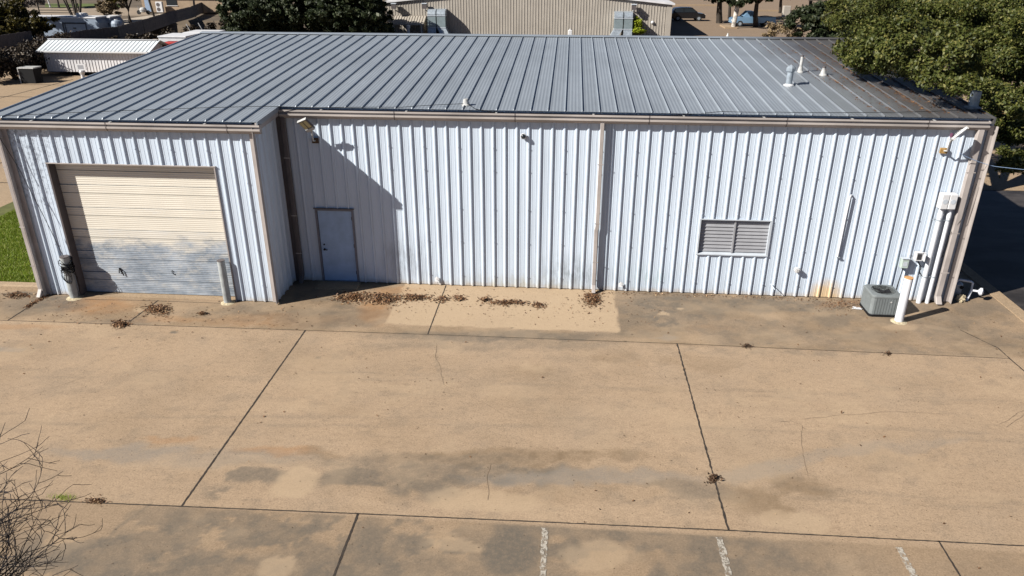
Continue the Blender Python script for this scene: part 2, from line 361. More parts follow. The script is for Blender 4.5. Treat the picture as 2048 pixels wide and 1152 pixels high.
# ------------------------------------------------------------------ the ground
def sheet(name, x0, x1, y0, y1, z, mat):
    return tag(MB().add([(x0,y0,z),(x1,y0,z),(x1,y1,z),(x0,y1,z)], [(0,1,2,3)]).build(name, mat), kind='structure')
def terr(x, y):
    s1 = min(1, max(0, (x+80)/8))*min(1, max(0, (-28-x)/6)); t1 = min(1, max(0, (y-63)/4))*min(1, max(0, (84-y)/5)); return -.14-2.1*s1*t1
gx = sorted(set([-400,-200,-120,400,200,60]+list(range(-90, 41, 2)))); gy = sorted(set([-150,-60,-20,0,20,40,120,160,250,500]+list(range(50, 100, 2))))
gm_ = MB(); gm_.add([(x, y, terr(x, y)) for y in gy for x in gx], [(j*len(gx)+i, j*len(gx)+i+1, (j+1)*len(gx)+i+1, (j+1)*len(gx)+i) for j in range(len(gy)-1) for i in range(len(gx)-1)])
tag(gm_.build('ground', M['dirt']), kind='structure')
sheet('parking_lot', -45, 18.43, 2.2, 54, -.008, M['concrete_far'])
sheet('far_parking_lot', 17.0, 120, 54, 140, -.02, M['lot_far'])
sheet('side_lot', -60, -12.0, -40, 2.2, -.008, M['concrete_far'])
sheet('driveway', 18.43, 60, -40, 11.0, -.06, M['asphalt'])
sheet('rear_driveway', 18.43, 60, 11.0, 53.9, -.05, M['concrete_far'])
# the stained yard as a fine sheet carrying its stains
GX = np.arange(-12.0, 18.431, .0602); GX = np.append(GX[:-1], 18.43); GY = np.arange(-18.0, 2.2001, .0599); GY[-1] = 2.2
XX, YY = np.meshgrid(GX, GY); ny, nx = XX.shape
V = np.stack([XX.ravel(), YY.ravel(), np.zeros(XX.size)], 1).astype('f4')
ii = np.arange(nx*ny).reshape(ny, nx); Q = np.stack([ii[:-1,:-1], ii[:-1,1:], ii[1:,1:], ii[1:,:-1]], -1).reshape(-1, 4)
def np_mesh(name, V, Q, mat):
    me = bpy.data.meshes.new(name); me.vertices.add(len(V)); me.vertices.foreach_set('co', np.asarray(V, 'f4').ravel())
    k = Q.shape[1]; me.loops.add(Q.size); me.loops.foreach_set('vertex_index', Q.ravel().astype('i4'))
    me.polygons.add(len(Q)); me.polygons.foreach_set('loop_start', np.arange(0, Q.size, k, dtype='i4'))
    me.update(calc_edges=True); me.materials.append(mat); return me
me = np_mesh('concrete_yard', V, Q, M['concrete'])
wx = XX+(fbm(XX*1.3+5, YY*1.3)-.5)*.55; wy = YY+(fbm(XX*1.3+50, YY*1.3+9)-.5)*.45
wx += (fbm(XX*5+5, YY*5)-.5)*.22; wy += (fbm(XX*5+50, YY*5+9)-.5)*.22
def blob(px, py, rx, ry, soft=.5, warp=True, rot=0):
    """stain centred on photo point (2048 px wide), radii in the same px, turned into metres on the ground"""
    c = G(px, py); ex = G(px+1, py)-c; ey = G(px, py+1)-c
    a, b = (wx, wy) if warp else (XX, YY)
    det = ex[0]*ey[1]-ex[1]*ey[0]
    u = ((a-c[0])*ey[1]-(b-c[1])*ey[0])/det/rx; v = (-(a-c[0])*ex[1]+(b-c[1])*ex[0])/det/ry
    if rot: u, v = u*cos(rot)+v*sin(rot)*ry/rx, -u*sin(rot)*rx/ry+v*cos(rot)
    return 1-sstep(1-soft, 1+soft*.3, np.sqrt(u*u+v*v))
mott = sstep(.40, .62, fbm(XX*.9+3, YY*1.3+7, 5)); fine = sstep(.35, .65, fbm(XX*4, YY*5, 5)); edgy = sstep(.50, .55, fbm(XX*.75+40, YY*.95+20, 5))
z0 = np.zeros_like(XX); F_ = {k: z0.copy() for k in ('dark', 'brown', 'rusty', 'blue', 'pale')}
def add(k, f, a=1.0): F_[k] = np.maximum(F_[k], f*a)
# apron along the building
apron = sstep(-3.12, -2.97, YY); tide = lambda f, t, w_=.02: np.exp(-((f-t)/w_)**2)
n5 = fbm(XX*.62+11, YY*.95+4, 6); n6 = fbm(XX*1.1+61, YY*1.6+24, 6); n7 = fbm(XX*2.2+31, YY*2.8+14, 6)
add('brown', apron*(.5+.5*sstep(.35,.6,n6)), .72); add('dark', apron*sstep(.46,.60,n5)*(.5+.5*fine), .55)
add('dark', blob(1000, 672, 300, 14)*(.75+.25*fine), .85); add('dark', blob(1000, 690, 330, 14)*(.5+.5*fine), .45)
add('dark', blob(1350, 615, 150, 36)*(.6+.4*fine), .85); add('dark', blob(1560, 610, 250, 18)*(.6+.4*fine), .85)
add('dark', blob(1700, 655, 150, 40)*mott, .6); add('dark', blob(1900, 650, 90, 40)*(.5+.5*fine), .6); add('dark', blob(1960, 620, 60, 18), .6); add('brown', blob(1500, 650, 200, 30), .5)
add('dark', blob(1335, 640, 45, 25)*fine, .9); add('blue', blob(1330, 677, 34, 6), .8); add('dark', blob(1650, 700, 420, 10)*fine, .4)
add('brown', blob(600, 620, 190, 40)*(.7+.3*fine), .9); add('dark', blob(650, 635, 130, 26)*(.6+.4*fine), .65); add('dark', blob(480, 625, 120, 20)*fine, .5)
add('dark', blob(110, 608, 70, 20)*(.7+.3*fine), 1.0); add('dark', blob(50, 612, 80, 22), .6); add('brown', blob(330, 610, 160, 20), .5); add('dark', blob(40, 589, 60, 4), .8)
add('rusty', blob(190, 612, 100, 18)*(.6+.4*fine), .75); add('rusty', blob(745, 625, 40, 30)*(.6+.4*fine), .95); add('rusty', blob(540, 640, 170, 16)*(.5+.5*fine), .5)
add('rusty', blob(800, 580, 60, 8), .7); add('rusty', blob(30, 655, 110, 8), .4); add('rusty', blob(1690, 608, 70, 8), .7); add('rusty', blob(330, 640, 120, 8), .35)
add('rusty', blob(545, 903, 100, 8), .6); add('rusty', blob(330, 880, 60, 8), .45); add('rusty', blob(1420, 655, 60, 6), .15)
for (px, py, r) in ((848, 577, 12), (842, 589, 11)):          # rust rings
    c = G(px, py); d = np.hypot(XX-c[0], YY-c[1]); add('rusty', np.exp(-((d-.15)/.03)**2), .8)
# run-off band and blotches
add('blue', blob(250, 905, 170, 15, .5), .9); add('blue', blob(420, 915, 220, 18, .6), .6); add('pale', blob(440, 925, 230, 16, .6)*.6, .4); add('blue', blob(1180, 955, 270, 16), .9)
add('blue', blob(1520, 940, 130, 18, rot=-.15), .8); add('blue', blob(1680, 905, 180, 14, rot=-.15), .6); add('blue', blob(1850, 885, 120, 10, rot=-.15), .45)
add('dark', blob(830, 920, 300, 15)*(.6+.4*fine), .6); add('brown', blob(1030, 915, 320, 20)*(.6+.4*fine), .95); add('brown', blob(1000, 965, 480, 45)*(.5+.5*fine), .5)
add('dark', blob(860, 955, 270, 42)*sstep(.40,.52,n6+.2*(n7-.5))*(.6+.4*fine), .85); add('dark', blob(700, 950, 70, 24, .25), .8); add('dark', blob(960, 945, 230, 18)*(.6+.4*fine), .9); add('brown', blob(640, 905, 40, 12, .3), .5)
add('dark', blob(500, 952, 62, 17, .25), .75); add('dark', blob(820, 985, 130, 25)*mott, .8); add('dark', blob(470, 985, 90, 18)*sstep(.45,.55,n7), .7)
add('dark', blob(1350, 985, 140, 30)*sstep(.42,.58,n6), .65); add('brown', blob(1560, 990, 150, 50)*sstep(.4,.6,n6), .8); add('brown', blob(1250, 740, 300, 50)*mott, .45)
add('pale', blob(590, 962, 52, 34, .2), .75); add('pale', blob(960, 1003, 120, 30, .2), .7); add('pale', blob(1580, 1040, 70, 24, .2), .6)
low = sstep(-9.42, -9.46, YY)
add('brown', low*(.6+.4*n7), .62); blt = sstep(.485, .505, n6+.10*(n7-.5)); blt2 = sstep(.50, .53, n5)
add('dark', low*blt*(.6+.4*fine)*blob(500, 1120, 620, 130, .4), .85); add('brown', low*tide(n6+.10*(n7-.5), .49, .008), .5)
add('dark', low*blt2*(.5+.5*fine)*blob(900, 1120, 900, 120, .3), .8); add('dark', low*blob(620,1150,460,60,.4)*(.5+.5*fine), .6)
add('dark', blob(745, 1090, 50, 70, .5, True)*low, .8); add('dark', blob(1010, 1100, 75, 70)*low, .95); add('dark', blob(1420, 1120, 140, 60)*low*(.5+.5*fine), .8); add('dark', blob(650,1130,60,60)*low, .6)
add('brown', low*mott*blob(1300, 1110, 260, 60), .7); add('brown', low*blob(1750, 1110, 160, 60)*mott, .6)
add('pale', low*blob(1190, 1110, 75, 35, .2), .6); add('pale', low*blob(560, 1135, 45, 26, .2), .7); add('pale', low*blob(900,1090,60,14,.2)*.9, .6)
add('dark', sstep(.58, .78, fbm(XX*.35, YY*.5, 6))*.6*(.4+.6*fine), .35)
add('brown', sstep(.50, .74, fbm(XX*.5+70, YY*.7+3, 6)), .20); add('dark', sstep(.60,.70,n7)*.4, .5)
add('pale', sstep(.56, .72, fbm(XX*.8+90, YY*1.1+33, 6)), .32)
# tyre scuffs running along the yard
for (y0_, k_) in ((-5.1,.03),(-6.6,.028),(-5.35,.03),(-6.85,.028),(-7.9,-.06),(-8.1,-.06)):
    yy_ = y0_+(XX-4)*k_+.25*np.sin(XX*.21+y0_); add('dark', np.exp(-((YY-yy_)/.07)**2)*sstep(.45,.62,fbm(XX*.9+y0_*9, YY*6, 4)), .28)
# the bright newer patch below the wall
pxa, pxb = G(762, 649), G(1238, 661)
ej = (fbm(XX*3, YY*3, 4)-.5)*.16; pm = sstep(1.92, 1.98, XX+(YY+2.5)*-.02+ej)*sstep(7.90, 7.84, XX+ej)*sstep(-2.53, -2.46, YY+ej)
tr = 1-blob(780, 575, 90, 30)
for k in ('dark', 'brown', 'blue'): F_[k] = F_[k]*(1-pm*.97)
F_['rusty'] = F_['rusty']*(1-pm*.7*tr); add('pale', pm*(.8+.2*mott), .9)
add('dark', pm*blob(1050, 576, 180, 6)*fine, .4)
add('pale', blob(1075, 735, 45, 10)*fine, .6); add('pale', blob(1325, 627, 11, 5, .2), .9); add('pale', blob(1365, 618, 6, 3, .2), .9); add('pale', blob(285, 620, 12, 6), .7); add('pale', blob(1810, 655, 40, 8), .5)
# dark repaired strips and scuffs
for (x0, x1, y0, y1) in [(-9.2, -6.1, -4.58, -4.40)]:
    add('blue', sstep(x0, x0+.03, XX)*sstep(x1, x1-.1, XX)*sstep(y0-.03, y0, YY+(XX+7)*.035)*sstep(y1+.03, y1, YY+(XX+7)*.035)*(.5+.5*fine), .95)
add('dark', blob(348, 665, 9, 3, .4, False), 1.0); add('dark', blob(636, 716, 7, 3, .4, False), .5); add('dark', blob(1540, 687, 7, 2, .4, False), .9); add('dark', blob(308, 1116, 7, 3, .3, False), 1.0)
# hairline cracks
def crack(pts, wdt=.012, a=.6):
    P_ = [G(*p) for p in pts]; f = z0.copy()
    for i in range(len(P_)-1):
        p, q = P_[i], P_[i+1]; d = q-p; L2 = d[0]**2+d[1]**2
        t = np.clip(((XX-p[0])*d[0]+(YY-p[1])*d[1])/L2, 0, 1)
        ds = np.hypot(XX-p[0]-t*d[0], YY-p[1]-t*d[1]); f = np.maximum(f, np.exp(-(ds/wdt)**2))
    add('dark', f, a)
crack([(878,680),(872,720),(885,770)], .03, .35); crack([(885,770),(800,820),(740,860)], .03, .25)
crack([(300,1010),(235,1055),(170,1152)], .04, .6)
for k in F_:
    at = me.attributes.new(k, 'FLOAT', 'POINT'); at.data.foreach_set('value', np.clip(F_[k], 0, 1).ravel().astype('f4'))
tag(link('concrete_yard', me), kind='structure')
# joints as ragged thin strips
def ragged(pts, wd, z=.004, step=.06, rag=.35, mb=None):
    mb = mb or MB(); pts = [np.array(p[:2], float) for p in pts]; L = []
    if wd < .0135: wd *= .6; rag = .9; mb = ck
    for i in range(len(pts)-1):
        n = max(2, int(np.linalg.norm(pts[i+1]-pts[i])/step))
        L += [pts[i]+(pts[i+1]-pts[i])*k/n for k in range(n)]
    L.append(pts[-1]); V = []
    if wd < .0135:
        L = [p+.11*np.array((float(fbm(p[0]*2.3+9, p[1]*2.3, 4))-.5, float(fbm(p[0]*2.3, p[1]*2.3+9, 4))-.5)) for p in L]
    for i, p in enumerate(L):
        d = L[min(i+1,len(L)-1)]-L[max(i-1,0)]; d /= np.linalg.norm(d); nrm = np.array((-d[1], d[0]))
        a = wd*(.5+rag*(random.random()-.3)); b = wd*(.5+rag*(random.random()-.3))
        V += [(*(p+nrm*a), z), (*(p-nrm*b), z)]
    mb.add(V, [(2*i,2*i+1,2*i+3,2*i+2) for i in range(len(L)-1)]); return mb
jt = MB(); ck = MB()
ragged([(-12,-3.1),(-7.7,-3.08),(0.1,-3.0),(3.1,-2.98),(9.2,-2.97),(16.82,-3.09)], .016, mb=jt)
ragged([(-12,-9.75),(-2.2,-9.5),(3.15,-9.4),(9.26,-9.32),(18.4,-9.3)], .022, mb=jt)
ragged([(.11,-3.0),(.12,-9.45)], .030, mb=jt); ragged([(9.22,-2.97),(9.26,-9.32)], .026, rag=.7, mb=jt)
ragged([(3.15,-9.4),(3.12,-18)], .034, mb=jt); ragged([(12.57,-9.3),(12.57,-18)], .026, mb=jt)
ragged([(3.16,-.03),(3.17,-2.97)], .024, mb=jt); ragged([(-7.60,-3.08),(-7.58,-1.5)], .035, mb=jt); ragged([(-4.4,-1.62),(-4.5,-3.05)], .03, mb=jt)
ragged([(-6.4,-1.72),(-5,-1.66),(-2.6,-1.66)], .015, mb=jt)
ragged([G(2020,718),G(2048,742),G(2100,800)], .03, mb=jt)
ragged([G(*q) for q in ((1920,660),(1945,672),(1970,684),(1996,696),(2020,718))], .018, rag=.9, mb=jt)
ragged([G(*q) for q in ((1560,845),(1585,842),(1605,850),(1600,885),(1608,915),(1618,955))], .010, mb=jt)
ragged([G(*q) for q in ((1605,838),(1700,830),(1800,822),(1880,828))], .010, mb=jt)
ragged([G(*q) for q in ((975,1000),(972,960),(980,930))], .012, mb=jt)
ragged([G(*q) for q in ((876,690),(870,715),(882,735),(885,770))], .009, mb=jt)
ragged([G(*q) for q in ((885,770),(940,790),(1010,830))], .006, mb=jt); ragged([G(*q) for q in ((2000,850),(2020,838),(2048,820))], .012, mb=jt); ragged([G(*q) for q in ((2012,856),(2030,842),(2060,826))], .012, mb=jt)
ragged([G(*q) for q in ((1215,680),(1290,730),(1330,760))], .006, mb=jt)
ragged([G(*q) for q in ((180,750),(110,775),(40,800))], .006, mb=jt)
# lot joints at the far left
for k in range(7): ragged([(-45,4+k*4.6),(-8.2,4+k*4.6)], .05, step=.5, mb=jt)
for k in range(5): ragged([(-13-k*5.5,2.3),(-13-k*5.5,34)], .05, step=.5, mb=jt)
tag(jt.build('concrete_joint', M['joint']), kind='structure')
tag(ck.build('concrete_crack', plain('fine_crack', (.23,.165,.11), .95, 0, .5, 12)), kind='structure')
mk = MB()
for xx, xe in ((6.28, 6.30), (9.08, 9.13), (11.87, 11.93)): ragged([(xx,-9.50),(xe,-14.2)], .09, .008, .05, .3, mk)
tag(mk.build('parking_marking', M['marking']), kind='structure')
# kerbs
kb = MB()
kb.prism([(-1.27,-.05),(-1.25,.09),(-1.21,.125),(-1.03,.13),(-1.03,-.05)], -14, -7.62, 'x')
tag(kb.build('kerb', M['concrete_far']), kind='structure')
kb = MB(); kb.box(18.16, 18.50, -16, 11, -.08, .022); tag(kb.build('kerb', M['concrete_far']), kind='structure')
# lawn soil + blades
sheet('lawn_soil', -14, -7.60, -1.03, 10.4, .07, plain('lawn_soil', (.10,.105,.03), .95, 0, .4, 3))
def blades(n, x0, x1, y0, y1, z, h, name, mat, patch=True):
    x = RNG.uniform(x0, x1, n); y = RNG.uniform(y0, y1, n)
    th = RNG.uniform(0, pi, n); hh = h*(.4+RNG.random(n)*1.0)*(.7+.6*fbm(x*1.5, y*1.5)); lx = RNG.normal(0, .5, n)*hh; ly = RNG.normal(0, .5, n)*hh; wd = .010
    a = np.stack([x-wd*np.cos(th), y-wd*np.sin(th), np.full(n, z)], 1); b = np.stack([x+wd*np.cos(th), y+wd*np.sin(th), np.full(n, z)], 1)
    c = np.stack([x+lx, y+ly, z+hh], 1)
    return np_mesh(name, np.stack([a,b,c], 1).reshape(-1, 3), np.arange(3*n).reshape(-1, 3), mat)
tag(link('lawn_grass', blades(170000, -13.2, -7.64, -1.03, 10.3, .07, .075, 'lawn_grass', M['grass'])), 'short green grass of the lawn left of the garage bay', 'grass', kind='stuff')

# ------------------------------------------------------------------ the metal building
B = empty('metal_building', (4.6, 5, 0), 'long pale blue ribbed metal workshop with grey standing seam roof and a projecting garage bay', 'building')
def ribprof(a, b, rib0, H=.037):
    """profile (u, h) of ribbed sheet between a and b; ribs every P from rib0"""
    base = [(-.042,0),(-.015,H),(.015,H),(.042,0),(.092,0),(.098,.0045),(.106,.0045),(.111,0),(.194,0),(.200,.0045),(.208,.0045),(.213,0)]
    pts = []; k0 = int(math.floor((a-rib0)/P))-1
    for k in range(k0, int((b-rib0)/P)+2):
        for (u, h) in base: pts.append((rib0+k*P+u, h))
    out = []
    def interp(u):
        for i in range(len(pts)-1):
            if pts[i][0] <= u <= pts[i+1][0]:
                t = (u-pts[i][0])/(pts[i+1][0]-pts[i][0]); return pts[i][1]+t*(pts[i+1][1]-pts[i][1])
        return 0
    out.append((a, interp(a))); out += [p for p in pts if a+1e-4 < p[0] < b-1e-4]; out.append((b, interp(b))); return out
def ribwall(mb, a, b, z0, z1, place, rib0, ztop=None):
    pr = ribprof(a, b, rib0); n = len(pr); V = []
    for (u, h) in pr: V.append(place(u, h, z0))
    for (u, h) in pr: V.append(place(u, h, z1 if ztop is None else ztop(u)))
    mb.add(V, [(i,i+1,n+i+1,n+i) for i in range(n-1)])
def screws(mb, a, b, zs, place, rib0, skip=None):
    k0 = int(math.ceil((a-rib0)/P)); 
    for k in range(k0, int((b-rib0)/P)+1):
        if k % 3: continue
        for z in zs:
            u = rib0+k*P
            if skip and skip(u, z): continue
            x, y, zz = place(u, .037, z); mb.box(x-.012, x+.012, y-.014, y+.002, zz-.012, zz+.012)
front = lambda u, h, z: (u, -h, z)
DX0, DX1, DZ = -0.378, 0.682, 2.17          # man door
WX0, WX1, WZ0, WZ1 = 10.00, 11.84, 1.19, 2.16   # louvre opening
mb = MB()
for (a, b, z0_, z1_) in [(XB, DX0, 0.02, 4.9), (DX0, DX1, DZ, 4.9), (DX1, WX0, 0.02, 4.9), (WX0, WX1, 0.02, WZ0), (WX0, WX1, WZ1, 4.9), (WX1, XR, 0.02, 4.9)]:
    ribwall(mb, a, b, z0_, z1_, front, RIB0)
screws(mb, XB+.1, XR-.4, (.35, 1.35, 2.3, 3.35, 3.95), front, RIB0, lambda u, z: (WX0-.05 < u < WX1+.05 and WZ0 < z < WZ1) or (DX0-.1 < u < DX1+.1 and z < 2.3))
wm = mb.build('wall', M['wall_main'], B); wm['label'] = 'long front wall of pale blue ribbed sheet'
# the bay front
bay = lambda u, h, z: (u, -D-h, z)
OX0, OX1, OZ = -6.62, -2.28, 3.68
mb = MB()
for (a, b, z0_, z1_) in [(XL, OX0, 0.02, 4.80), (OX0, OX1, OZ, 4.80), (OX1, XB, 0.02, 4.80)]: ribwall(mb, a, b, z0_, z1_, bay, BRIB0)
screws(mb, XL+.2, XB-.2, (.5, 1.5, 2.6, 3.3, 4.1), bay, BRIB0, lambda u, z: OX0-.05 < u < OX1+.05 and z < OZ)
mb.build('wall', M['wall_bay'], B)['label'] = 'front wall of the garage bay'
mb = MB(); ribwall(mb, -D, 0, 0.02, 4.8, lambda u, h, z: (XB+h, u, z), -1.3, ztop=lambda u: roofz(u)-.03); mb.build('wall', M['wall'], B)
mb = MB(); ribwall(mb, -D, YR, 0.02, 4.8, lambda u, h, z: (XL-h, u, z), -1.3, ztop=lambda u: roofz(u)-.03); mb.build('wall', M['wall'], B)
mb = MB(); ribwall(mb, 0, YR, 0.02, 4.8, lambda u, h, z: (XR+h, u, z), .1, ztop=lambda u: roofz(u)-.03); mb.build('wall', M['wall'], B)
mb = MB(); ribwall(mb, XL, XR, 0.02, 5.58, lambda u, h, z: (u, YR+h, z), 0); mb.build('wall', M['wall'], B)
mb = MB(); mb.box(XL+.03, XR-.03, .03, YR-.03, -.1, .05); mb.box(XL+.03, XB-.03, -D+.03, .03, -.1, .012); mb.build('foundation', M['concrete_far'], B)
# roof
def roofpanel(mb, k, y0, y1, xr=None):
    x0 = SEAM0+k*SEAM
    prof = [(0,.0),(.012,.040),(.024,.040),(.036,.0)]
    for i in range(1, 22):
        u = .036+(SEAM-.036)*i/22
        prof.append((u, .0055*(.5-.5*cos(2*pi*i/22*4.5)) if 1 < i < 21 else 0))
    prof.append((SEAM, 0))
    prof = [(min(x0+u-.04, xr) if xr else x0+u-.04, h) for u, h in prof]
    n = len(prof); ym = y0+.025; V = [(x, y0, roofz(y0)+h*.15) for x, h in prof]+[(x, ym, roofz(ym)+h) for x, h in prof]+[(x, y1, roofz(y1)+h) for x, h in prof]
    mb.add(V, [(k_*n+i,k_*n+i+1,(k_+1)*n+i+1,(k_+1)*n+i) for k_ in (0,1) for i in range(n-1)])
mb = MB()
KL, KRr = -16, 40
for k in range(KL, KRr+1): roofpanel(mb, k, -D-.13 if k < 0 else -.13, YR)
XRL = SEAM0+KL*SEAM-.04; XRR = SEAM0+(KRr+1)*SEAM-.04
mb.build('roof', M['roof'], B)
mb = MB(); zr = roofz(YR)
mb.strip([(YR-.19, zr+.020), (YR-.185, zr+.048), (YR+.05, zr+.066), (YR+.06, zr-.20), (YR+.04, zr-.21)], XRL-.02, XRR+.02, 'x')
mb.build('ridge_cap', M['roof'], B)
# rake trims
def rake(x0, x1, y0, y1, h=.13, up=.03):
    pts = [(y0, roofz(y0)-h), (y0, roofz(y0)+up), (y1, roofz(y1)+up), (y1, roofz(y1)-h)]
    return MB().prism(pts, x0, x1, 'x')
rake(XRL-.03, XRL+.012, -D-.145, YR+.03).build('rake_trim', M['roof'], B)
rake(XRR-.012, XRR+.03, -.145, YR+.03).build('rake_trim', M['roof'], B)
rake(SEAM0-.055, SEAM0-.028, -D-.145, -.12, .10, .02).build('rake_trim', M['roof'], B)
rake(SEAM0-.10, SEAM0-.057, -D-.145, -.02, .22, -.015).build('rake_trim', M['beige'], B)
MB().strip([(SEAM0-.10, 4.70),(XB+.02, 4.70)], -D-.05, -.02, 'y').build('soffit', M['beige'], B)
# gutters
def gutter(x0, x1, y, zt):
    y -= .028
    p = [(-.035,0.0),(-.125,-.005),(-.165,0.0),(-.170,-.045),(-.120,-.052),(-.118,-.100),(-.165,-.104),(-.168,-.145),(-.150,-.152),(-.120,-.205),(-.112,-.215),(-.112,-.222),(-.02,-.222),(-.02,0.0)]
    front_ = p[2:13]; mb = MB()
    mb.strip([(y-.140, zt-.008)]+[(y+a, zt+b) for a, b in front_]+[(y-.02, zt+.0)], x0, x1, 'x')
    mb.prism([(y+a, zt+b) for a, b in [p[2]]+p[3:13]+[(-.02,0)]], x0-.004, x0, 'x'); mb.prism([(y+a, zt+b) for a, b in [p[2]]+p[3:13]+[(-.02,0)]], x1, x1+.004, 'x')
    g = mb.build('gutter', M['beige_dirty'], B)
    s = MB(); x = x0+1.1
    while x < x1:
        s.box(x-.025, x+.025, y-.16, y-.06, zt+.002, zt+.010); x += random.uniform(1.7, 2.5)
    build_each(s, 'gutter_strap', M['offwhite'], g)
    s = MB(); x = x0+3.0
    while x < x1-.5:
        s.strip([(y+a*1.01-.002, zt+b) for a, b in p[2:13]], x-.012, x+.012, 'x'); x += random.uniform(2.8, 3.4)
    build_each(s, 'gutter_joint', M['taupe'], g)
    return g
gutter(XL-.22, -.93, -D, 4.775); gutter(-.98, XR-.16, 0, 4.865)
# corner trims and downspouts
def lsect(x, y, sx, sy, z0, z1, w_=.13, t=.012):
    mb = MB(); mb.box(min(x, x+sx*w_), max(x, x+sx*w_), min(y, y+sy*t), max(y, y+sy*t), z0, z1)
    mb.box(min(x-sx*t, x), max(x-sx*t, x), min(y, y-sy*w_)+0.0, max(y, y-sy*w_), z0, z1); return mb
lsect(XB+.045, -D-.045, -1, 1, .02, 4.70, .14).build('corner_trim', M['beige'], B)
lsect(XL-.045, -D-.045, 1, 1, .02, 4.60, .13).build('corner_trim', M['beige'], B)
lsect(XR+.04, -.045, -1, 1, .02, 4.74, .14).build('corner_trim', M['beige'], B)
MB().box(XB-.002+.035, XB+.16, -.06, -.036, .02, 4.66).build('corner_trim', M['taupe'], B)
def downspout(x, y, ztop, wd=.10, dp=.085, kink=0, mat='beige', gap=.05):
    mb = MB(); yb = y-gap; 
    def seg(xa, za, xb_, zb, ya=yb, yb_=yb):
        V = []
        for (xx, zz, yy) in ((xa, za, ya), (xb_, zb, yb_)):
            for (dx, dy) in ((-1,-1),(-.8,-1.1),(.8,-1.1),(1,-1),(1,0),(-1,0)): V.append((xx+dx*wd/2, yy+(dy*dp if dy < 0 else 0), zz))
        mb.add(V, [(i,(i+1)%6,6+(i+1)%6,6+i) for i in range(6)]+[tuple(range(6)), tuple(range(11,5,-1))])
    seg(x, ztop, x, ztop-.25); seg(x, ztop-.25, x, 1.9); seg(x, 1.9, x+kink, 1.8); seg(x+kink, 1.8, x+kink*.6, .22)
    seg(x+kink*.6, .22, x+kink*.6, .05, yb, yb-.14)
    d = mb.build('downspout', M[mat], B)
    s = MB()
    for z in (3.6, 2.0, .9): s.box(x-wd*.75, x+wd*.75, yb-dp-.012, yb-dp-.009, z-.012, z+.012)
    build_each(s, 'pipe_strap', M['beige_dirty'], d); return d
downspout(7.30, -.03, 4.66, kink=-.025); downspout(16.43, -.03, 4.66, .15, .11, gap=.02); downspout(-7.66, -D+.0, 4.60, .11, .11)
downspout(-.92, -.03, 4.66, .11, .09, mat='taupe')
# garage opening + door
gd = MB(); zz = .015; sec = (OZ-.02)/6; pr = []
yd = -D+.22
for s_ in range(6):
    b0 = zz+s_*sec
    pr += [(yd+.030, b0), (yd+.030, b0+.014), (yd-.004, b0+.019)]
    L = sec-.02; m_ = 11
    for i in range(m_):
        a = b0+.02+L*i/m_; dd = .034 if i == 6 else .003
        pr += [(yd, a+.004), (yd-.002, a+L/m_*.35), (yd-.002, a+L/m_*.7), (yd+dd*.8, a+L/m_*.88)]
pr.append((yd, OZ)); 
g = gd.strip(pr, OX0+.02, OX1-.02, 'x').build('garage_door', M['garage'], B); g['label'] = 'cream sectional garage door worn to grey zinc on its lower half'
h = MB(); h.box(-5.53,-5.49,yd-.03,yd-.005,.70,.76); h.tube([(-5.51,yd-.025,.75),(-5.47,yd-.04,.70),(-5.44,yd-.03,.62),(-5.43,yd-.03,.55)], .014); h.tube([(-5.53,yd-.025,.70),(-5.54,yd-.03,.62)], .014); h.build('handle', M['black'], g)
h = MB(); h.cyl((-4.05,yd-.02,.72),(-4.05,yd,.72),.02); h.box(-4.03,-4.0,yd-.02,yd,.62,.64); h.box(-4.07,-4.05,yd-.02,yd,.66,.68); h.build('lock', M['black'], g)
MB().box(-4.0,-2.4,yd+.03,yd+.05,0.0,.02).build('bottom_seal', M['black'], g)
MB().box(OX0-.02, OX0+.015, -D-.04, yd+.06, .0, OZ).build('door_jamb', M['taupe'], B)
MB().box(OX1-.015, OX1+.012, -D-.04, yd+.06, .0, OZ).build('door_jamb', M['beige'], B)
MB().box(OX0-.05, OX1+.03, -D-.05, yd+.06, OZ, OZ+.02).build('door_header', M['beige'], B)
MB().box(OX0, OX1, -D-.02, yd+.3, -.02, .010).build('threshold', M['concrete_far'], B)
# man door
f = MB(); f.box(DX0, DX0+.05, -.042, .08, 0, DZ); f.box(DX1-.05, DX1, -.042, .08, 0, DZ); f.box(DX0+.05, DX1-.05, -.042, .08, DZ-.05, DZ)
fr = f.build('door_frame', M['frame'], B)
MB().box(DX0-.03, DX1+.03, -.065, -.02, DZ+.001, DZ+.025).build('drip_cap', M['taupe'], fr)
dr = MB().bbox(DX0+.055, DX1-.055, .005, .05, .04, DZ-.055, .004).build('door', M['door'], B); dr['label'] = 'plain pale blue steel door in the shaded corner'
h = MB(); h.cyl((DX0+.15,.005,.98),(DX0+.15,-.05,.98),.025); h.cyl((DX0+.15,-.05,.98),(DX0+.24,-.05,.975),.013); h.cyl((DX0+.15,.005,1.12),(DX0+.15,-.015,1.12),.022); h.build('handle', M['black'], dr)
h = MB(); [h.cyl((DX1-.062,-.005,z),(DX1-.062,-.005,z+.1),.011,n=8) for z in (.25,1.05,1.85)]; build_each(h, 'hinge', M['black'], dr)
MB().box(DX0-.05, DX1+.05, -.55, -.05, 0.0, .035).build('doorstep', M['concrete_far'], B)
MB().box(DX0+.06, DX1-.06, -.05, .06, .0, .03).build('threshold', M['grey_metal'], B)
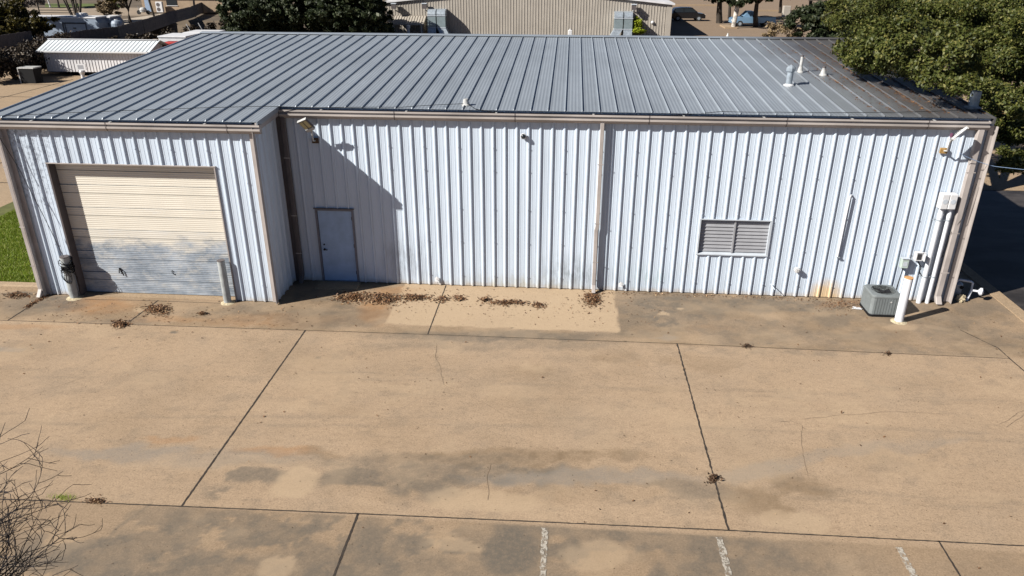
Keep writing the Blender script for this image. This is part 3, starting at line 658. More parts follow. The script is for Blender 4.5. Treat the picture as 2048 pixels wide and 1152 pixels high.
# louvre vent
lv = MB().box(WX0, WX1, .10, .12, WZ0, WZ1).build('louver_vent', M['dark'], B)
lv['label'] = 'grey two column louvred vent in the front wall'
f = MB(); t = .03
f.box(WX0-.02, WX1+.02, -.045, .10, WZ1-.015, WZ1+.012); f.box(WX0-.02, WX0+.02, -.045, .10, WZ0, WZ1-.015); f.box(WX1-.035, WX1+.02, -.045, .10, WZ0, WZ1-.015)
f.prism([(-.055, WZ0-.03), (-.055, WZ0-.004), (.10, WZ0+.05), (.10, WZ0-.03)], WX0-.03, WX1+.02, 'x')
f.build('frame', M['pale_trim'], lv)
xm = (WX0+WX1)/2+.0
MB().box(xm-.022, xm+.022, .0, .08, WZ0+.03, WZ1-.016).build('mullion', M['louver'], lv)
for a, b in ((WX0+.02, xm-.022), (xm+.022, WX1-.035)):
    s = MB(); n_ = 9
    for i in range(n_):
        z = WZ0+.05+(WZ1-WZ0-.08)*i/n_; s.prism([(.030,z),(.026,z+.008),(.060,z+.112),(.068,z+.108)], a, b, 'x')
    s.build('slats', M['louver'], lv)
# ------------------------------------------------------------------ roof penetrations
def rp(px, py):
    d = ray(px, py); t = (ZE+SL*CAM[1]-CAM[2])/(d[2]-SL*d[1]); return CAM+t*d
def vent(px, py, hgt, r, label, cap=False, cone=True, col='offwhite', kind='vent_pipe'):
    p = rp(px, py); e = empty(kind, p, label, 'vent pipe')
    m = MB().lathe([(r, 0), (r, hgt), (r*.8, hgt), (r*.8, hgt-.05)], n=16).build('pipe', M[col], e, False)
    m = MB().lathe([(r*2.3, -.02), (r*2.3, .02), (r*1.8, .05), (r*1.25, .16), (r*1.02, .17)] if cone else [(r*1.7,-.02),(r*1.7,.02),(r*1.02,.05)], n=16); m.build('flashing', M['offwhite'] if not cap else M['white'], e, False)
    if hgt == .42 and not cap: pass
    elif cap:
        c_ = MB().lathe([(r*1.02, hgt-.06), (r*1.5, hgt-.02), (r*1.5, hgt+.06), (r*1.05, hgt+.10), (.01, hgt+.15)], n=8).build('cap', M['grey_metal'], e, False)
    else: MB().lathe([(r*.95, hgt+.004), (r*1.06, hgt+.004), (r*1.06, hgt-.04), (r*1.0, hgt-.04)], n=16).build('rim', M['taupe'], e, False)
    return e
vent(1577, 171, .42, .085, 'squat galvanised vent with a faceted rain cap on the right of the grey roof', cap=True, cone=False, col='grey_metal', kind='roof_vent')
vent(1600, 145, .50, .045, 'tall thin off-white vent pipe on the grey roof, behind the capped vent')
vent(1646, 151, .26, .050, 'short off-white vent pipe with rusty rim, rightmost of the pair on the grey roof')
vent(1945, 216, .42, .12, 'shiny metal vent at the right end of the roof beside the oak leaves', cone=False, col='grey_metal', kind='roof_vent')
vent(932, 211, .16, .05, 'small cream vent stub near the eave, left of the roof middle')
# ------------------------------------------------------------------ wall mounted things
def flood(label_, px, py, plate, v, n, lens, sz, off):
    c0 = W(px, py, -off); e = empty('flood_light', (c0[0], -.05, c0[2]), label_, 'flood light')
    v = Vector(v).normalized(); n = Vector(n); n = (n-v*n.dot(v)).normalized(); w_ = v.cross(n); T = Vector((0,-off+.05,0))
    pl = W(*plate[:2], -.05); dx, dz = pl[0]-c0[0], pl[2]-c0[2]
    MB().box(-.085+dx, .085+dx, -.04, .02, -.065+dz, .065+dz).build('mounting_plate', M[plate[2]], e, False)
    a, b = sz[0]/2, sz[1]/2; lo = T-v*b*.9
    MB().tube([(dx,-.03,dz),(dx*.8,-.16,dz+.03),(lo.x,lo.y+.05,lo.z-.07),tuple(lo)], .022).build('arm', M['offwhite'], e, False)
    def tf(mb): mb.v = [tuple(w_*p[0]+v*p[1]+n*p[2]+T) for p in mb.v]; return mb
    tf(MB().bbox(-a, a, -b, b, -.03, .03, .012)).build('housing', M['taupe' if lens != 'white' else 'white'], e, False)
    ln = MB(); ln.box(-a+.02, -.014, -b+.10, b-.03, .028, .038); ln.box(.014, a-.02, -b+.10, b-.03, .028, .038); build_each(tf(ln), 'lens', M[lens], e, False)
    rm = MB(); rm.box(-a-.01, a+.01, b-.012, b+.012, -.032, .045); rm.box(-a+.01, a-.01, -b+.0, -b+.085, .028, .05); build_each(tf(rm), 'trim', M['offwhite'], e, False)
    fins = MB(); [fins.box(-a+.02, a-.02, -b+.03+i*.05, -b+.04+i*.05, -.055, -.028) for i in range(6)]; tf(fins).build('cooling_fins', M['offwhite'], e, False)
    return e
flood('double panel flood light with yellowed lenses above the blue door', 613, 250, (631,281,'darkplate'), (-.40,-.50,.72), (.1,-.8,-.55), 'yellow_lens', (.25,.37), .46)
fr = flood('white flood light tilted steeply at the right end of the wall above a brown plate', 1917, 268, (1887,301,'brownplate'), (.71,.05,.70), (.59,-.44,-.68), 'white', (.26,.40), .42)
ph = MB().lathe([(.04,-.04),(.04,.04),(.03,.05)], (-.19,-.45,-.02), 8); ph.build('photocell', M['purple'], fr, False)
c_ = empty('security_camera', (5.31,-.05,4.27), 'small dome camera with a dark lens high on the front wall', 'camera')
MB().cyl((0,0,0),(0,-.03,0),.075,n=20).build('base', M['white'], c_, False); 
dm = MB(); dm.lathe([(.065,0),(.062,.03),(.05,.05),(.028,.065),(.005,.07)], n=18); dm.v = [(a, -.03-c2, b) for a, b, c2 in dm.v]; dm.build('dome', M['glass'], c_, False, smooth=True)
MB().cyl((0,-.028,0),(0,-.04,0),.078,.07,n=20).build('ring', M['white'], c_, False)
# big meter cabinet and two conduits
e = empty('meter_box', (16.05,-.05,2.67), 'white double meter cabinet high on the wall near the right corner', 'electrical box')
MB().bbox(-.19, -.008, -.20, .02, 0, .38, .015).build('cabinet', M['white'], e, False); MB().bbox(.0, .19, -.20, .02, 0, .38, .015).build('cabinet', M['white'], e, False)
for sx in (-.095, .095):
    k_ = MB().cyl((sx,-.200,.19),(sx,-.206,.19),.06,n=20); k_.build('knockout', M['pale_trim'], e, False)
for x, r, lab in ((15.97, .062, 'thicker left white conduit under the double meter cabinet'), (16.19, .05, 'thinner right white conduit under the double meter cabinet')):
    e = empty('conduit', (x,-.13,0), lab, 'conduit', 'white conduits below the meter cabinet')
    MB().lathe([(r,-.05),(r,2.67)], n=16).build('pipe', M['white_pipe'], e, False, smooth=False)
    MB().lathe([(r*1.02,0),(r*1.14,0),(r*1.14,.12),(r*1.02,.12)], (0,0,2.40), 16).build('coupling', M['white_pipe'], e, False)
    s = MB(); 
    for z in (.75, 2.32): s.lathe([(r*1.01,0),(r*1.08,0),(r*1.08,.03),(r*1.01,.03)], (0,0,z), 16); s.box(-r*2.1,-r, .03,.06, z,z+.03); s.cyl((-r*2,-.02,z+.015),(-r*2,.06,z+.015),.012,n=8)
    s.build('clamp', M['grey_metal'], e, False)
e = empty('disconnect_box', (15.38,-.05,1.0), 'small grey-green disconnect box on the wall above the air conditioner', 'electrical box')
MB().bbox(-.09, .09, -.12, .02, 0, .26, .012).build('box', plain('grey_green_paint', (.42,.50,.46), .5), e, False)
MB().box(-.05,.05,-.125,-.119,.05,.17).build('cover_plate', M['pale_trim'], e, False); MB().box(-.10,.10,-.14,.0,.255,.27).build('hood', M['pale_trim'], e, False)
MB().tube([(0,-.06,0),(-.03,-.08,-.2),(-.06,-.1,-.5),(-.12,-.2,-.75),(-.22,-.3,-.82)], .014).build('cable_whip', M['black'], e, False)
e = empty('junction_box', (15.72,-.05,1.22), 'open white junction box with loose wires beside the disconnect box', 'electrical box')
MB().bbox(-.12, .06, -.13, .02, 0, .22, .01).build('box', M['white'], e, False)
lid = MB().box(.062,.07,-.24,-.06,.02,.22); lid.box(-.12,.12,-.15,-.10,.222,.232); lid.build('lid', M['white'], e, False)
MB().box(-.09,.03,-.135,-.128,.03,.19).build('opening', M['dark'], e, False)
wr = MB(); [wr.tube([(-.02,-.06,0),(.03*i,-.10,-.08-.03*i),(.05+.03*i,-.11,-.2),(.10-.02*i,-.10,-.34),(.18,-.08,-.45)], .006, 5) for i in range(3)]; build_each(wr, 'loose_wire', M['black'], e, False)
e = empty('outlet_box', (12.67,-.05,.77), 'small round white outlet cover on the wall right of the louvred vent', 'outlet')
MB().cyl((0,0,.05),(0,-.09,.05),.075,n=14).build('cover', M['white'], e, False); MB().box(-.03,.03,-.12,-.088,.02,.09).build('flap', M['offwhite'], e, False)
e = empty('wall_pipe', (13.66,-.07,1.23), 'thin white pipe running up the wall between the vent and the air conditioner', 'pipe')
MB().tube([(0,0,0),(.005,-.01,1.0),(.02,-.01,1.66),(.03,-.01,1.68),(.06,.05,1.68)], .022, 8).build('pipe', M['white_pipe'], e, False)
MB().box(-.02,.06,-.02,.05,-.03,.0).build('bracket', M['grey_metal'], e, False)
for k, (x, z, lab) in enumerate(((2.92,.20,'small white metal flap low on the wall beside the leaf piles'), (8.03,.22,'small white metal flap low on the wall right of the middle downspout'))):
    e = MB(); e.add([(-.07,-.005,.02),(.0,-.012,.09),(.07,-.006,.03),(.045,-.03,-.06),(-.05,-.02,-.07)], [(0,1,2,3,4)]); e.add([(-.02,-.03,.03),(.06,-.05,-.05),(.05,-.055,-.06),(-.03,-.035,.02)], [(0,1,2,3)])
    o = e.build('metal_flap', M['white'], None); o.location = (x,-.06,z); tag(o, lab, 'flap')
o = MB().tube([(0,0,0),(.05,-.09,-.05),(.09,-.15,-.10)], .012).build('wall_spout', M['grey_metal']); o.location = (12.05,-.06,.38); tag(o, 'short dark metal spout sticking out low on the wall below the outlet cover', 'spout')
# ------------------------------------------------------------------ air conditioner
e = empty('air_conditioner', (14.72,-.72,0), 'grey louvred air conditioner condenser on the concrete beside the white bollard', 'air conditioner')
A = .37
def rr(a, b, r=.09, n=4):
    pts = []
    for (cx, cy, t0) in ((a-r,-b+r,-pi/2),(a-r,b-r,0),(-a+r,b-r,pi/2),(-a+r,-b+r,pi)):
        for i in range(n+1): t = t0+pi/2*i/n; pts.append((cx+r*cos(t), cy+r*sin(t)))
    return pts
MB().prism([(x,y) for x, y in rr(A+.015,A+.015)], .0, .06, 'z').build('base', M['black'], e, False)
body = MB(); ring = rr(A, A); 
body.prism(ring, .06, .52, 'z'); body.build('cabinet', M['grey_paint'], e, False)
lo = MB()
for i in range(22):
    z = .085+i*.0195
    rg = rr(A+.008, A+.008); n = len(rg); rg2 = rr(A+.001, A+.001)
    lo.add([(x,y,z) for x,y in rg]+[(x,y,z+.011) for x,y in rg2], [(j,(j+1)%n,n+(j+1)%n,n+j) for j in range(n)])
for i in range(9):
    for sgn in (-1, 1):
        u = -A+.1+i*(2*A-.2)/8
        lo.box(u-.008,u+.008, sgn*(A+.003)-.008, sgn*(A+.003)+.008, .08,.51); lo.box(sgn*(A+.003)-.008, sgn*(A+.003)+.008, u-.008,u+.008, .08,.51)
lo.build('louver_guard', M['grey_paint'], e, False)
top = MB(); o1 = rr(A+.012, A+.012); n = len(o1); R1 = .29
ringp = []
for (x, y) in o1: t = math.atan2(y, x); ringp.append((R1*cos(t), R1*sin(t)))
V = [(x,y,.52) for x,y in o1]+[(x,y,.56) for x,y in o1]+[(x*.93,y*.93,.59) for x,y in o1]+[(x,y,.60) for x,y in ringp]+[(x,y,.50) for x,y in ringp]
top.add(V, [(k*n+j,k*n+(j+1)%n,(k+1)*n+(j+1)%n,(k+1)*n+j) for k in range(4) for j in range(n)]); top.build('top_panel', M['grey_paint'], e, False)
fan = MB().cyl((0,0,.50),(0,0,.56),.07,n=14)
for i in range(4):
    t = i*pi/2+.3; d = np.array((cos(t), sin(t))); q = np.array((-sin(t), cos(t)))
    a, b = d*.06, d*.26; fan.add([(*(a-q*.05),.53),(*(a+q*.05),.55),(*(b+q*.11),.56),(*(b-q*.09),.52)], [(0,1,2,3)])
fan.build('fan', M['dark'], e, False); MB().cyl((0,0,.525),(0,0,.53),.30,n=24).build('fan_well', M['dark'], e, False, loc=(0,0,-.1))
gr = MB()
for r_ in np.linspace(.05, .285, 9): gr.tube([(r_*cos(t), r_*sin(t), .603) for t in np.linspace(0, 2*pi, 25)], .0028, 4)
for i in range(8): t = i*pi/4; gr.tube([(.03*cos(t),.03*sin(t),.603),(.29*cos(t),.29*sin(t),.603)], .003, 4)
gr.build('fan_grille', M['black'], e, False)
MB().cyl((.10,-A-.002,.42),(.10,-A-.02,.42),.022,n=12).build('badge', M['offwhite'], e, False)
# ------------------------------------------------------------------ bollards
def bollard(px, py, h_, r, lab, mat, topmat, lean=(0,0), dy=0):
    p = G(px, py)+np.array((0,dy,0)); e = empty('bollard', p, lab, 'bollard', 'steel pipe bollards in front of the building'); n = 20
    b = MB().cyl((0,0,-.02),(lean[0],lean[1],h_),r,n=n).build('post', mat, e, False, smooth=False)
    MB().cyl((lean[0],lean[1],h_-.015),(lean[0]*1.01,lean[1]*1.01,h_+.006),r*1.012,n=n).build('top', topmat, e, False)
    MB().lathe([(r*1.9,.0),(r*1.5,.012),(r*1.02,.03)], n=14).build('mortar_collar', M['rock'], e, False)
    return e, p
Mgb = plain('faded_grey_bollard_paint', (.34,.36,.36), .6, 0, .35, 5)
bollard(1797, 643, 1.22, .105, 'clean white bollard with a rusty top standing next to the air conditioner', M['white_pipe'], plain('rust_orange_top', (.55,.30,.12), .8, 0, .3, 12))
eb, pL = bollard(152, 594, 1.20, .115, 'grey bollard wrapped in black cable at the left side of the garage door', Mgb, M['taupe'], dy=-.04)
bollard(458, 603, 1.22, .098, 'grey rust stained bollard at the right side of the garage door', Mgb, M['taupe'], dy=-.07)
# tangle of cable on the left bollard
tb = MB(); rs = random.Random(3)
for j in range(16):
    r_ = .13+rs.random()*.035; zc = .78+rs.random()*.24; ph = rs.random()*6; tilt = rs.uniform(-.14,.14); ec = rs.uniform(-.02,.03)
    tb.tube([(pL[0]+ec+(r_+.012*sin(3*t+ph))*cos(t), pL[1]+(r_+.012*cos(2*t))*sin(t), zc+tilt*cos(t+ph)+.03*sin(2*t+ph)) for t in np.linspace(0, 2*pi, 20)], .0075, 5)
for j in range(5):
    rx_, rz_ = rs.uniform(.08,.14), rs.uniform(.12,.25); cx = pL[0]+rs.uniform(-.03,.12); cz = .62+rs.random()*.1
    tb.tube([(cx+rx_*cos(t), pL[1]-.15-.02*sin(t), cz+rz_*sin(t)) for t in np.linspace(0, 2*pi, 22)], .0055, 5)
tb.tube([(pL[0]+.1,pL[1],.8),(pL[0]+.2,pL[1]+.02,.6),(pL[0]+.2,pL[1]+.02,.35),(pL[0]+.14,pL[1]+.0,.15),(pL[0]+.12,pL[1],.05)], .007, 5)
o = tb.build('cable_coil', M['black']); tag(o, 'tangled black cable looped around the left bollard', 'cable')
def wire(pts, r, name, lab, mat='black', sag=0.0, n=14):
    P_ = []
    for i in range(len(pts)-1):
        a, b = np.array(pts[i], float), np.array(pts[i+1], float)
        for k in range(n): t = k/n; q = a+(b-a)*t; q[2] -= sag*4*t*(1-t); P_.append(q)
    P_.append(np.array(pts[-1], float)); tag(MB().tube(P_, r, 5).build(name, M[mat]), lab, 'cable')
wire([(-7.72,-1.75,4.72),(-7.60,-1.68,4.5),(-7.35,-1.60,3.6),(-7.0,-1.62,2.3),tuple(pL+np.array((-.02,0,1.19)))], .008, 'hanging_cable', 'thin black cable hanging from the bay gutter corner down to the left bollard')
wire([(-7.72,-1.75,4.72),(-7.85,-1.72,4.84),(-7.5,-1.6,4.87),(-4.0,-.8,4.93),(-1.3,-.35,4.97),(-.2,-.18,4.92),(2.2,-.1,4.96),tuple(rp(932,212)+np.array((0,0,.06)))], .007, 'roof_cable', 'black cable lying along the left eave of the roof up to the small vent stub', sag=-.01)
wire([tuple(rp(935,212)+np.array((0,0,.06))),(4.1,-.12,4.95),(4.6,-.15,4.88)], .009, 'short_cable', 'short black cable dropping from the small vent stub to the gutter')
wire([(9.0,-.14,4.88),(10.2,-.06,4.98),(11.6,-.05,4.985),(13.5,.05,4.99),(15.5,.28,5.01),(16.9,.65,5.03)], .007, 'roof_cable', 'black cable lying along the right eave of the roof towards the metal vent', sag=.01)
wire([(15.95,-.36,4.12),(17.0,-.1,3.75),(24,1.5,2.9)], .008, 'service_cable', 'pale blue cable running from the right flood light out over the driveway', 'door', sag=.03)
wire([(16.66,-.12,3.3),(16.5,-.18,2.4),(16.30,-.14,1.9),(16.28,-.12,1.3)], .006, 'thin_cable', 'thin dark cable hanging beside the right downspout')
# ------------------------------------------------------------------ gas meter and stone, paper
p = G(1932, 600); e = empty('gas_meter', p, 'white gas pipe and round regulator standing by the right building corner', 'gas meter')
pp = MB().tube([(-.22,.25,.0),(-.22,.25,.46),(-.18,.22,.50),(.06,.10,.50),(.10,.08,.47),(.10,.06,.24),(.03,.0,.06),(.0,-.02,-.03)], .032, 10); pp.build('pipe', M['white_pipe'], e, False)
MB().cyl((.13,.04,.27),(.28,-.02,.27),.028,n=10).build('side_pipe', M['white_pipe'], e, False)
rg = MB().cyl((.29,-.02,.27),(.33,-.04,.27),.105,.105,n=20); rg.cyl((.33,-.04,.27),(.36,-.052,.27),.105,.05,n=20); rg.cyl((.25,-.005,.27),(.29,-.02,.27),.05,.105,n=20); rg.build('regulator', M['white_pipe'], e, False)
MB().bbox(-.30,-.06,.16,.36,.10,.42,.05).build('meter_body', M['grey_metal'], e, False); MB().cyl((-.12,.15,.3),(-.12,.135,.3),.05,n=14).build('dial', M['black'], e, False)
def stone(loc, s, lab):
    mb = MB(); n, m_ = 12, 8; V = []; rs = random.Random(5)
    for j in range(m_+1):
        for i in range(n):
            th, ph = 2*pi*i/n, pi*j/m_; k = 1+.25*rs.uniform(-1,1)*(0 < j < m_)
            V.append((s[0]*k*sin(ph)*cos(th), s[1]*k*sin(ph)*sin(th), s[2]*(k*cos(ph)+.75)))
    mb.add(V, [(j*n+i,j*n+(i+1)%n,(j+1)*n+(i+1)%n,(j+1)*n+i) for j in range(m_) for i in range(n)])
    o = mb.build('rock', M['rock']); o.location = tuple(loc); tag(o, lab, 'rock')
stone(G(1920, 603), (.13,.09,.12), 'rough tan stone leaning by the gas meter at the corner')
o = MB(); o.add([(-.14,-.05,.012),(.10,-.10,.02),(.16,.02,.012),(-.08,.07,.03)], [(0,1,2,3)]); o = o.build('paper', M['white']); o.location = tuple(G(1713,617)); tag(o, 'flat piece of white paper on the concrete left of the air conditioner', 'paper')
# ------------------------------------------------------------------ leaves on the ground
def flakes(P3, size, mat, name, flat=.35, par=None):
    n = len(P3); P3 = np.asarray(P3, float); th = RNG.uniform(0, 2*pi, n); s = size*(.5+RNG.random(n)); asp = .35+.4*RNG.random(n)
    tz = RNG.normal(0, flat, n); tw = RNG.normal(0, flat, n)
    ax = np.stack([np.cos(th), np.sin(th), tz], 1)*s[:,None]; ay = np.stack([-np.sin(th), np.cos(th), tw], 1)*(s*asp)[:,None]
    zoff = np.maximum(np.abs(ax[:,2]), np.abs(ay[:,2])); P3[:,2] += zoff+.003
    V = np.stack([P3-ax, P3-ay, P3+ax, P3+ay], 1).reshape(-1, 3); return np_mesh(name, V, np.arange(4*n).reshape(-1, 4), mat)
def pile(px, py, rx, ry, n, lab, size=.029, mat='litter', spread=1.7):
    n = int(n*1.5); c = G(px, py); ex = G(px+rx, py)-c; ey = G(px, py+ry)-c
    a = RNG.normal(0, .52, (n, 2)); t = RNG.random(n) < .12; a[t] *= spread
    P3 = c+a[:,:1]*ex+a[:,1:]*ey; P3[:,2] = .004+np.clip(.05*(1-(a**2).sum(1)), 0, 1)*RNG.random(n)
    tag(link('leaf_pile', flakes(P3, size, M[mat], 'leaf_pile')), lab, 'leaf pile', 'piles of brown leaves on the concrete', 'stuff')
pile(706,595,32,9,520,'broad drift of brown leaves in front of the shaded door, leftmost drift there')
pile(768,598,30,10,520,'dense drift of brown leaves in the middle of the row before the door')
pile(828,596,28,6,300,'narrow drift of brown leaves below the rust rings')
pile(884,599,12,6,110,'small clump of leaves lying on the joint of the pale patch')
pile(918,598,12,5,110,'small clump of leaves just right of the joint in the pale patch')
pile(970,600,12,4,90,'small clump of leaves left of the long thin leaf drift')
pile(1016,606,34,5,260,'long thin leaf drift on the pale concrete patch')
pile(1077,611,10,5,90,'small round clump of leaves between the long drift and the downspout')
pile(1184,599,16,13,420,'loose heap of reddish leaves at the foot of the middle downspout')
pile(316,620,24,10,330,'leaf heap on the concrete before the garage door')
pile(405,628,10,4,60,'tiny leaf clump before the right side of the garage door')
pile(240,649,16,7,200,'dark leaf heap where two joints meet before the garage')
pile(32,591,26,5,190,'thin band of leaves along the kerb of the lawn')
pile(1494,693,8,3.5,90,'dark clump of leaf litter stuck on the joint in the right half of the yard',.018,'dark_litter')
pile(1775,708,7,3,60,'small dark clump of litter on the joint below the white bollard',.018,'dark_litter')
pile(1427,957,10,7,150,'dark litter clump on the joint at the lower right of the yard',.02,'dark_litter')
pile(190,1003,18,5,200,'mound of grey litter on the lower left joint beside the weed',.014)
pile(1690,612,50,9,150,'sparse orange leaves between the rust stained wall and the paper',.02)
# joint crumbs in front of the left corner
P3 = []
for k in range(260):
    t = random.random(); q = G(95-42*t, 590+25*t)+np.array((random.gauss(0,.05), random.gauss(0,.05), 0)); P3.append(q)
tag(link('leaf_pile', flakes(P3, .026, M['litter'], 'leaf_pile')), 'line of leaves caught in the joint at the left building corner', 'leaf pile', 'piles of brown leaves on the concrete', 'stuff')
P3 = []
for k in range(520): P3.append((random.uniform(-9,17.5), random.uniform(-12,-.2)*random.random()**.7-.1, .004))
for k in range(330): P3.append((random.uniform(2,9), random.gauss(-1.2,.6), .004))
for k in range(200): P3.append((random.uniform(-7,0), random.gauss(-2.4,.5)-.1, .004))
for k in range(420): P3.append((random.uniform(7.4,14.5), -.08-abs(random.gauss(0,.10)), .004))
P3 = [q for q in P3 if not (q[0] < XB and q[1] > -D-.05)]
tag(link('scattered_leaves', flakes(P3, .020, M['litter'], 'scattered_leaves')), 'loose dry leaves scattered over the concrete yard', 'leaves', kind='stuff')
P3 = np.stack([RNG.uniform(-9.5, 18.2, 5200), -12.5*RNG.random(5200)**1.1-.05, np.full(5200, .002)], 1)
P3 = P3[~((P3[:,0] < XB) & (P3[:,1] > -D-.05))]
tag(link('grit', flakes(P3, .0085, M['dark_litter'], 'grit', .2)), 'fine dark grit and crumbs strewn over the concrete', 'grit', kind='stuff')
def weed(px, py, n, h_, lab, mat='grass', s=.1):
    c = G(px, py); V = []
    for k in range(n):
        x, y = c[0]+random.gauss(0, s), c[1]+random.gauss(0, s*.35); t = random.uniform(0, 2*pi); hh = h_*random.uniform(.4, 1.2)
        V += [(x-.004, y, 0), (x+.004, y, 0), (x+cos(t)*hh*.8, y+sin(t)*hh*.6, hh)]
    tag(link('weed', np_mesh('weed', np.array(V), np.arange(len(V)).reshape(-1, 3), M[mat])), lab, 'weed')
weed(127, 997, 150, .09, 'tuft of green grass growing in the lower left joint')
# roof litter by the tree
P3 = []
for k in range(12000):
    s_ = random.choice(range(30, 42)); x = SEAM0+s_*SEAM-.045-abs(random.gauss(0,.05)) if random.random() < .7 else random.uniform(13.0,17.2); y = random.uniform(.3,9.8)
    if x < 12.9+ (9.8-y)*.12 or random.random() > ((x-12.4)/4.0)*(1.15-abs(y-4)/7): continue
    P3.append((x, y, roofz(y)+.004))
tag(link('roof_leaves', flakes(P3, .026, M['roof_litter'], 'roof_leaves', .2)), 'rust brown leaf litter along the seams at the right end of the roof', 'leaves', kind='stuff')

# ------------------------------------------------------------------ trees
def crown_mesh(name, blobs, n, size, mat, clump=.28, seed=1, flat=.75, shell=.55, per=110, puff=False):
    R_ = np.random.default_rng(seed); B_ = np.array(blobs, float); wgt = B_[:,3]**2; wgt /= wgt.sum()
    cl = max(8, int(n/per)); bi = R_.choice(len(B_), cl, p=wgt)
    d = R_.normal(size=(cl, 3)); d /= np.linalg.norm(d, axis=1)[:,None]; rad = B_[bi,3]*(shell+(1.06-shell)*R_.random(cl)**.6)
    lump = .82+.36*np.sin(d[:,0]*5+B_[bi,0])*np.cos(d[:,1]*4+B_[bi,1])*.7+.1*R_.normal(size=cl)
    cc = B_[bi,:3]+d*(rad*lump)[:,None]*np.array((1,1,flat)); cr = clump*B_[bi,3]**.5*(.45+.8*R_.random(cl))
    k = R_.integers(0, cl, n); p = cc[k]+R_.normal(size=(n, 3))*cr[k][:,None]*np.array((1,1,.6))*.55
    if puff:
        dn = R_.normal(size=(n, 3)); dn[:,2] += .35; dn /= np.linalg.norm(dn, axis=1)[:,None]
        keep = (np.sin(cc[:,0]*2.1+1)+np.sin(cc[:,1]*1.7+cc[:,2]*2.3)+np.sin(cc[:,2]*3.1+cc[:,0]*1.3)) > -.75
        ok = np.nonzero(keep)[0]; k = ok[R_.integers(0, len(ok), n)]; rr = .35+.75*R_.random(n)**.4
        p = cc[k]+dn*(cr[k]*rr)[:,None]*np.array((1,1,.62))+R_.normal(size=(n, 3))*.05
    p[:,2] = np.maximum(p[:,2], .05)
    out = p-B_[bi[k],:3]; out /= np.linalg.norm(out, axis=1)[:,None]+1e-6
    nr = R_.normal(size=(n, 3))*.8+out*.7+np.array((0,0,.5)); nr /= np.linalg.norm(nr, axis=1)[:,None]
    a = np.cross(nr, R_.normal(size=(n, 3))); a /= np.linalg.norm(a, axis=1)[:,None]; b = np.cross(nr, a)
    s = size*(.5+R_.random(n)); a *= s[:,None]; b *= (s*(.4+.3*R_.random(n)))[:,None]
    V = np.stack([p-a, p-b*.9-a*.1, p+a, p+b], 1).reshape(-1, 3)
    return np_mesh(name, V, np.arange(4*n).reshape(-1, 4), mat)
def trunk_mb(base, blobs, r, n_limb=8, seed=1, split=.45):
    rs = random.Random(seed); mb = MB(); base = np.array(base, float); zt = min(b[2] for b in blobs)
    ctr = np.mean([b[:3] for b in blobs], 0); fork = base+(ctr-base)*np.array((.35,.35,0))+np.array((0,0,max(1.2, (ctr[2]-base[2])*split)))
    mb.tube([base-np.array((0,0,.2)), base+np.array((0,0,.25)), base*.5+fork*.5+np.array((rs.uniform(-.1,.1),0,0)), fork], r*1.15, 9, r*.7)
    for b in sorted(blobs, key=lambda q: -q[3])[:n_limb]:
        t = np.array(b[:3]); mid = fork*.5+t*.5+np.array((rs.uniform(-.3,.3), rs.uniform(-.3,.3), rs.uniform(-.1,.5)))
        mb.tube([fork, mid, t], r*.45, 6, r*.12)
        for j in range(3): q = t+np.array((rs.gauss(0,1), rs.gauss(0,1), rs.gauss(0,.5)))*b[3]*.5; mb.tube([mid*.4+t*.6, (t+q)/2+np.array((0,0,.1)), q], r*.15, 5, r*.04)
    return mb
def tree(name, base, blobs, n, size, mat, r, label, seed, cat='tree', group=None, clump=.28, split=.45, shell=.55, n_limb=8, per=110, puff=False):
    e = empty(name, base, label, cat, group)
    trunk_mb(base, blobs, r, n_limb, seed, split).build('trunk', M['bark'], e)
    link('crown', crown_mesh('crown', blobs, n, size, M[mat], clump, seed, shell=shell, per=per, puff=puff), e); return e
def pb(l): return [(*W(px, py, Y), r) for px, py, Y, r in l]
# the big oak at the right, overhanging the roof
def over(l):
    """clumps resting just above the roof where the photo shows them cross it"""
    out = []
    for px, py, r, up in l:
        q = rp(px, py); d = ray(px, py); k = (-d[2]+SL*d[1]); out.append((*(q-d*up/k), r))
    return out
oak = over([(1725,95,.75,.9),(1775,100,1.0,1.0),(1830,112,1.0,1.0),(1885,130,.9,1.0),(1840,145,.5,.6),(1905,165,.5,.7),(1700,120,.45,.6),(1765,140,.45,.5),(1930,110,1.1,1.3),(1915,190,.28,.5),(1698,95,.5,.7)])
oak += pb([(1740,50,10,1.5),(1800,40,11,1.9),(1870,60,10.5,1.6),(1930,30,11,2.0),(2010,40,10.5,2.0),(1990,120,8.5,1.3),(2040,110,8,1.6),(1890,0,12,2.0),(1990,-30,12,2.2),
  (2010,200,7.6,.95),(2040,255,7,.85),(2025,300,6.6,.5),(1975,215,7.6,.45),(2060,170,8.0,1.4),(1720,5,15,2.0),(1800,-20,16,2.6),(2070,0,13,2.8),(2110,120,11,2.6),(2120,230,9,2.0),(2075,330,7.0,.8),(1985,262,7.2,.45),(2035,330,6.4,.55),(2000,295,6.8,.5),(2050,285,6.8,.6),(1990,290,6.6,.35),(2020,345,6.2,.3),(1988,205,-.1,.42),(2003,248,.1,.42),(1998,292,.6,.36),(2012,225,.4,.4),(2020,318,1.0,.42),(2030,265,.8,.5),(2040,210,1.2,.6),(1965,185,6.2,.55),(1990,200,6.4,.7),(1975,165,6.6,.6),(1955,130,8,.9),(2015,270,6.4,.7),(2045,300,6.2,.6),(1985,240,6.3,.5),(1960,60,11,1.6),(1960,150,8.2,.8),(2000,165,8.0,1.0),(2030,215,7.4,.9),(2010,260,7.0,.6),(1985,225,7.3,.5),(2045,320,6.4,.5),(2050,60,10,2.0)])
tree('live_oak', (21.8, 11.5, 0), oak, 380000, .046, 'oak', .38, 'large sunlit live oak overhanging the right end of the grey roof', 21, clump=.34, shell=.5, per=420, puff=True)
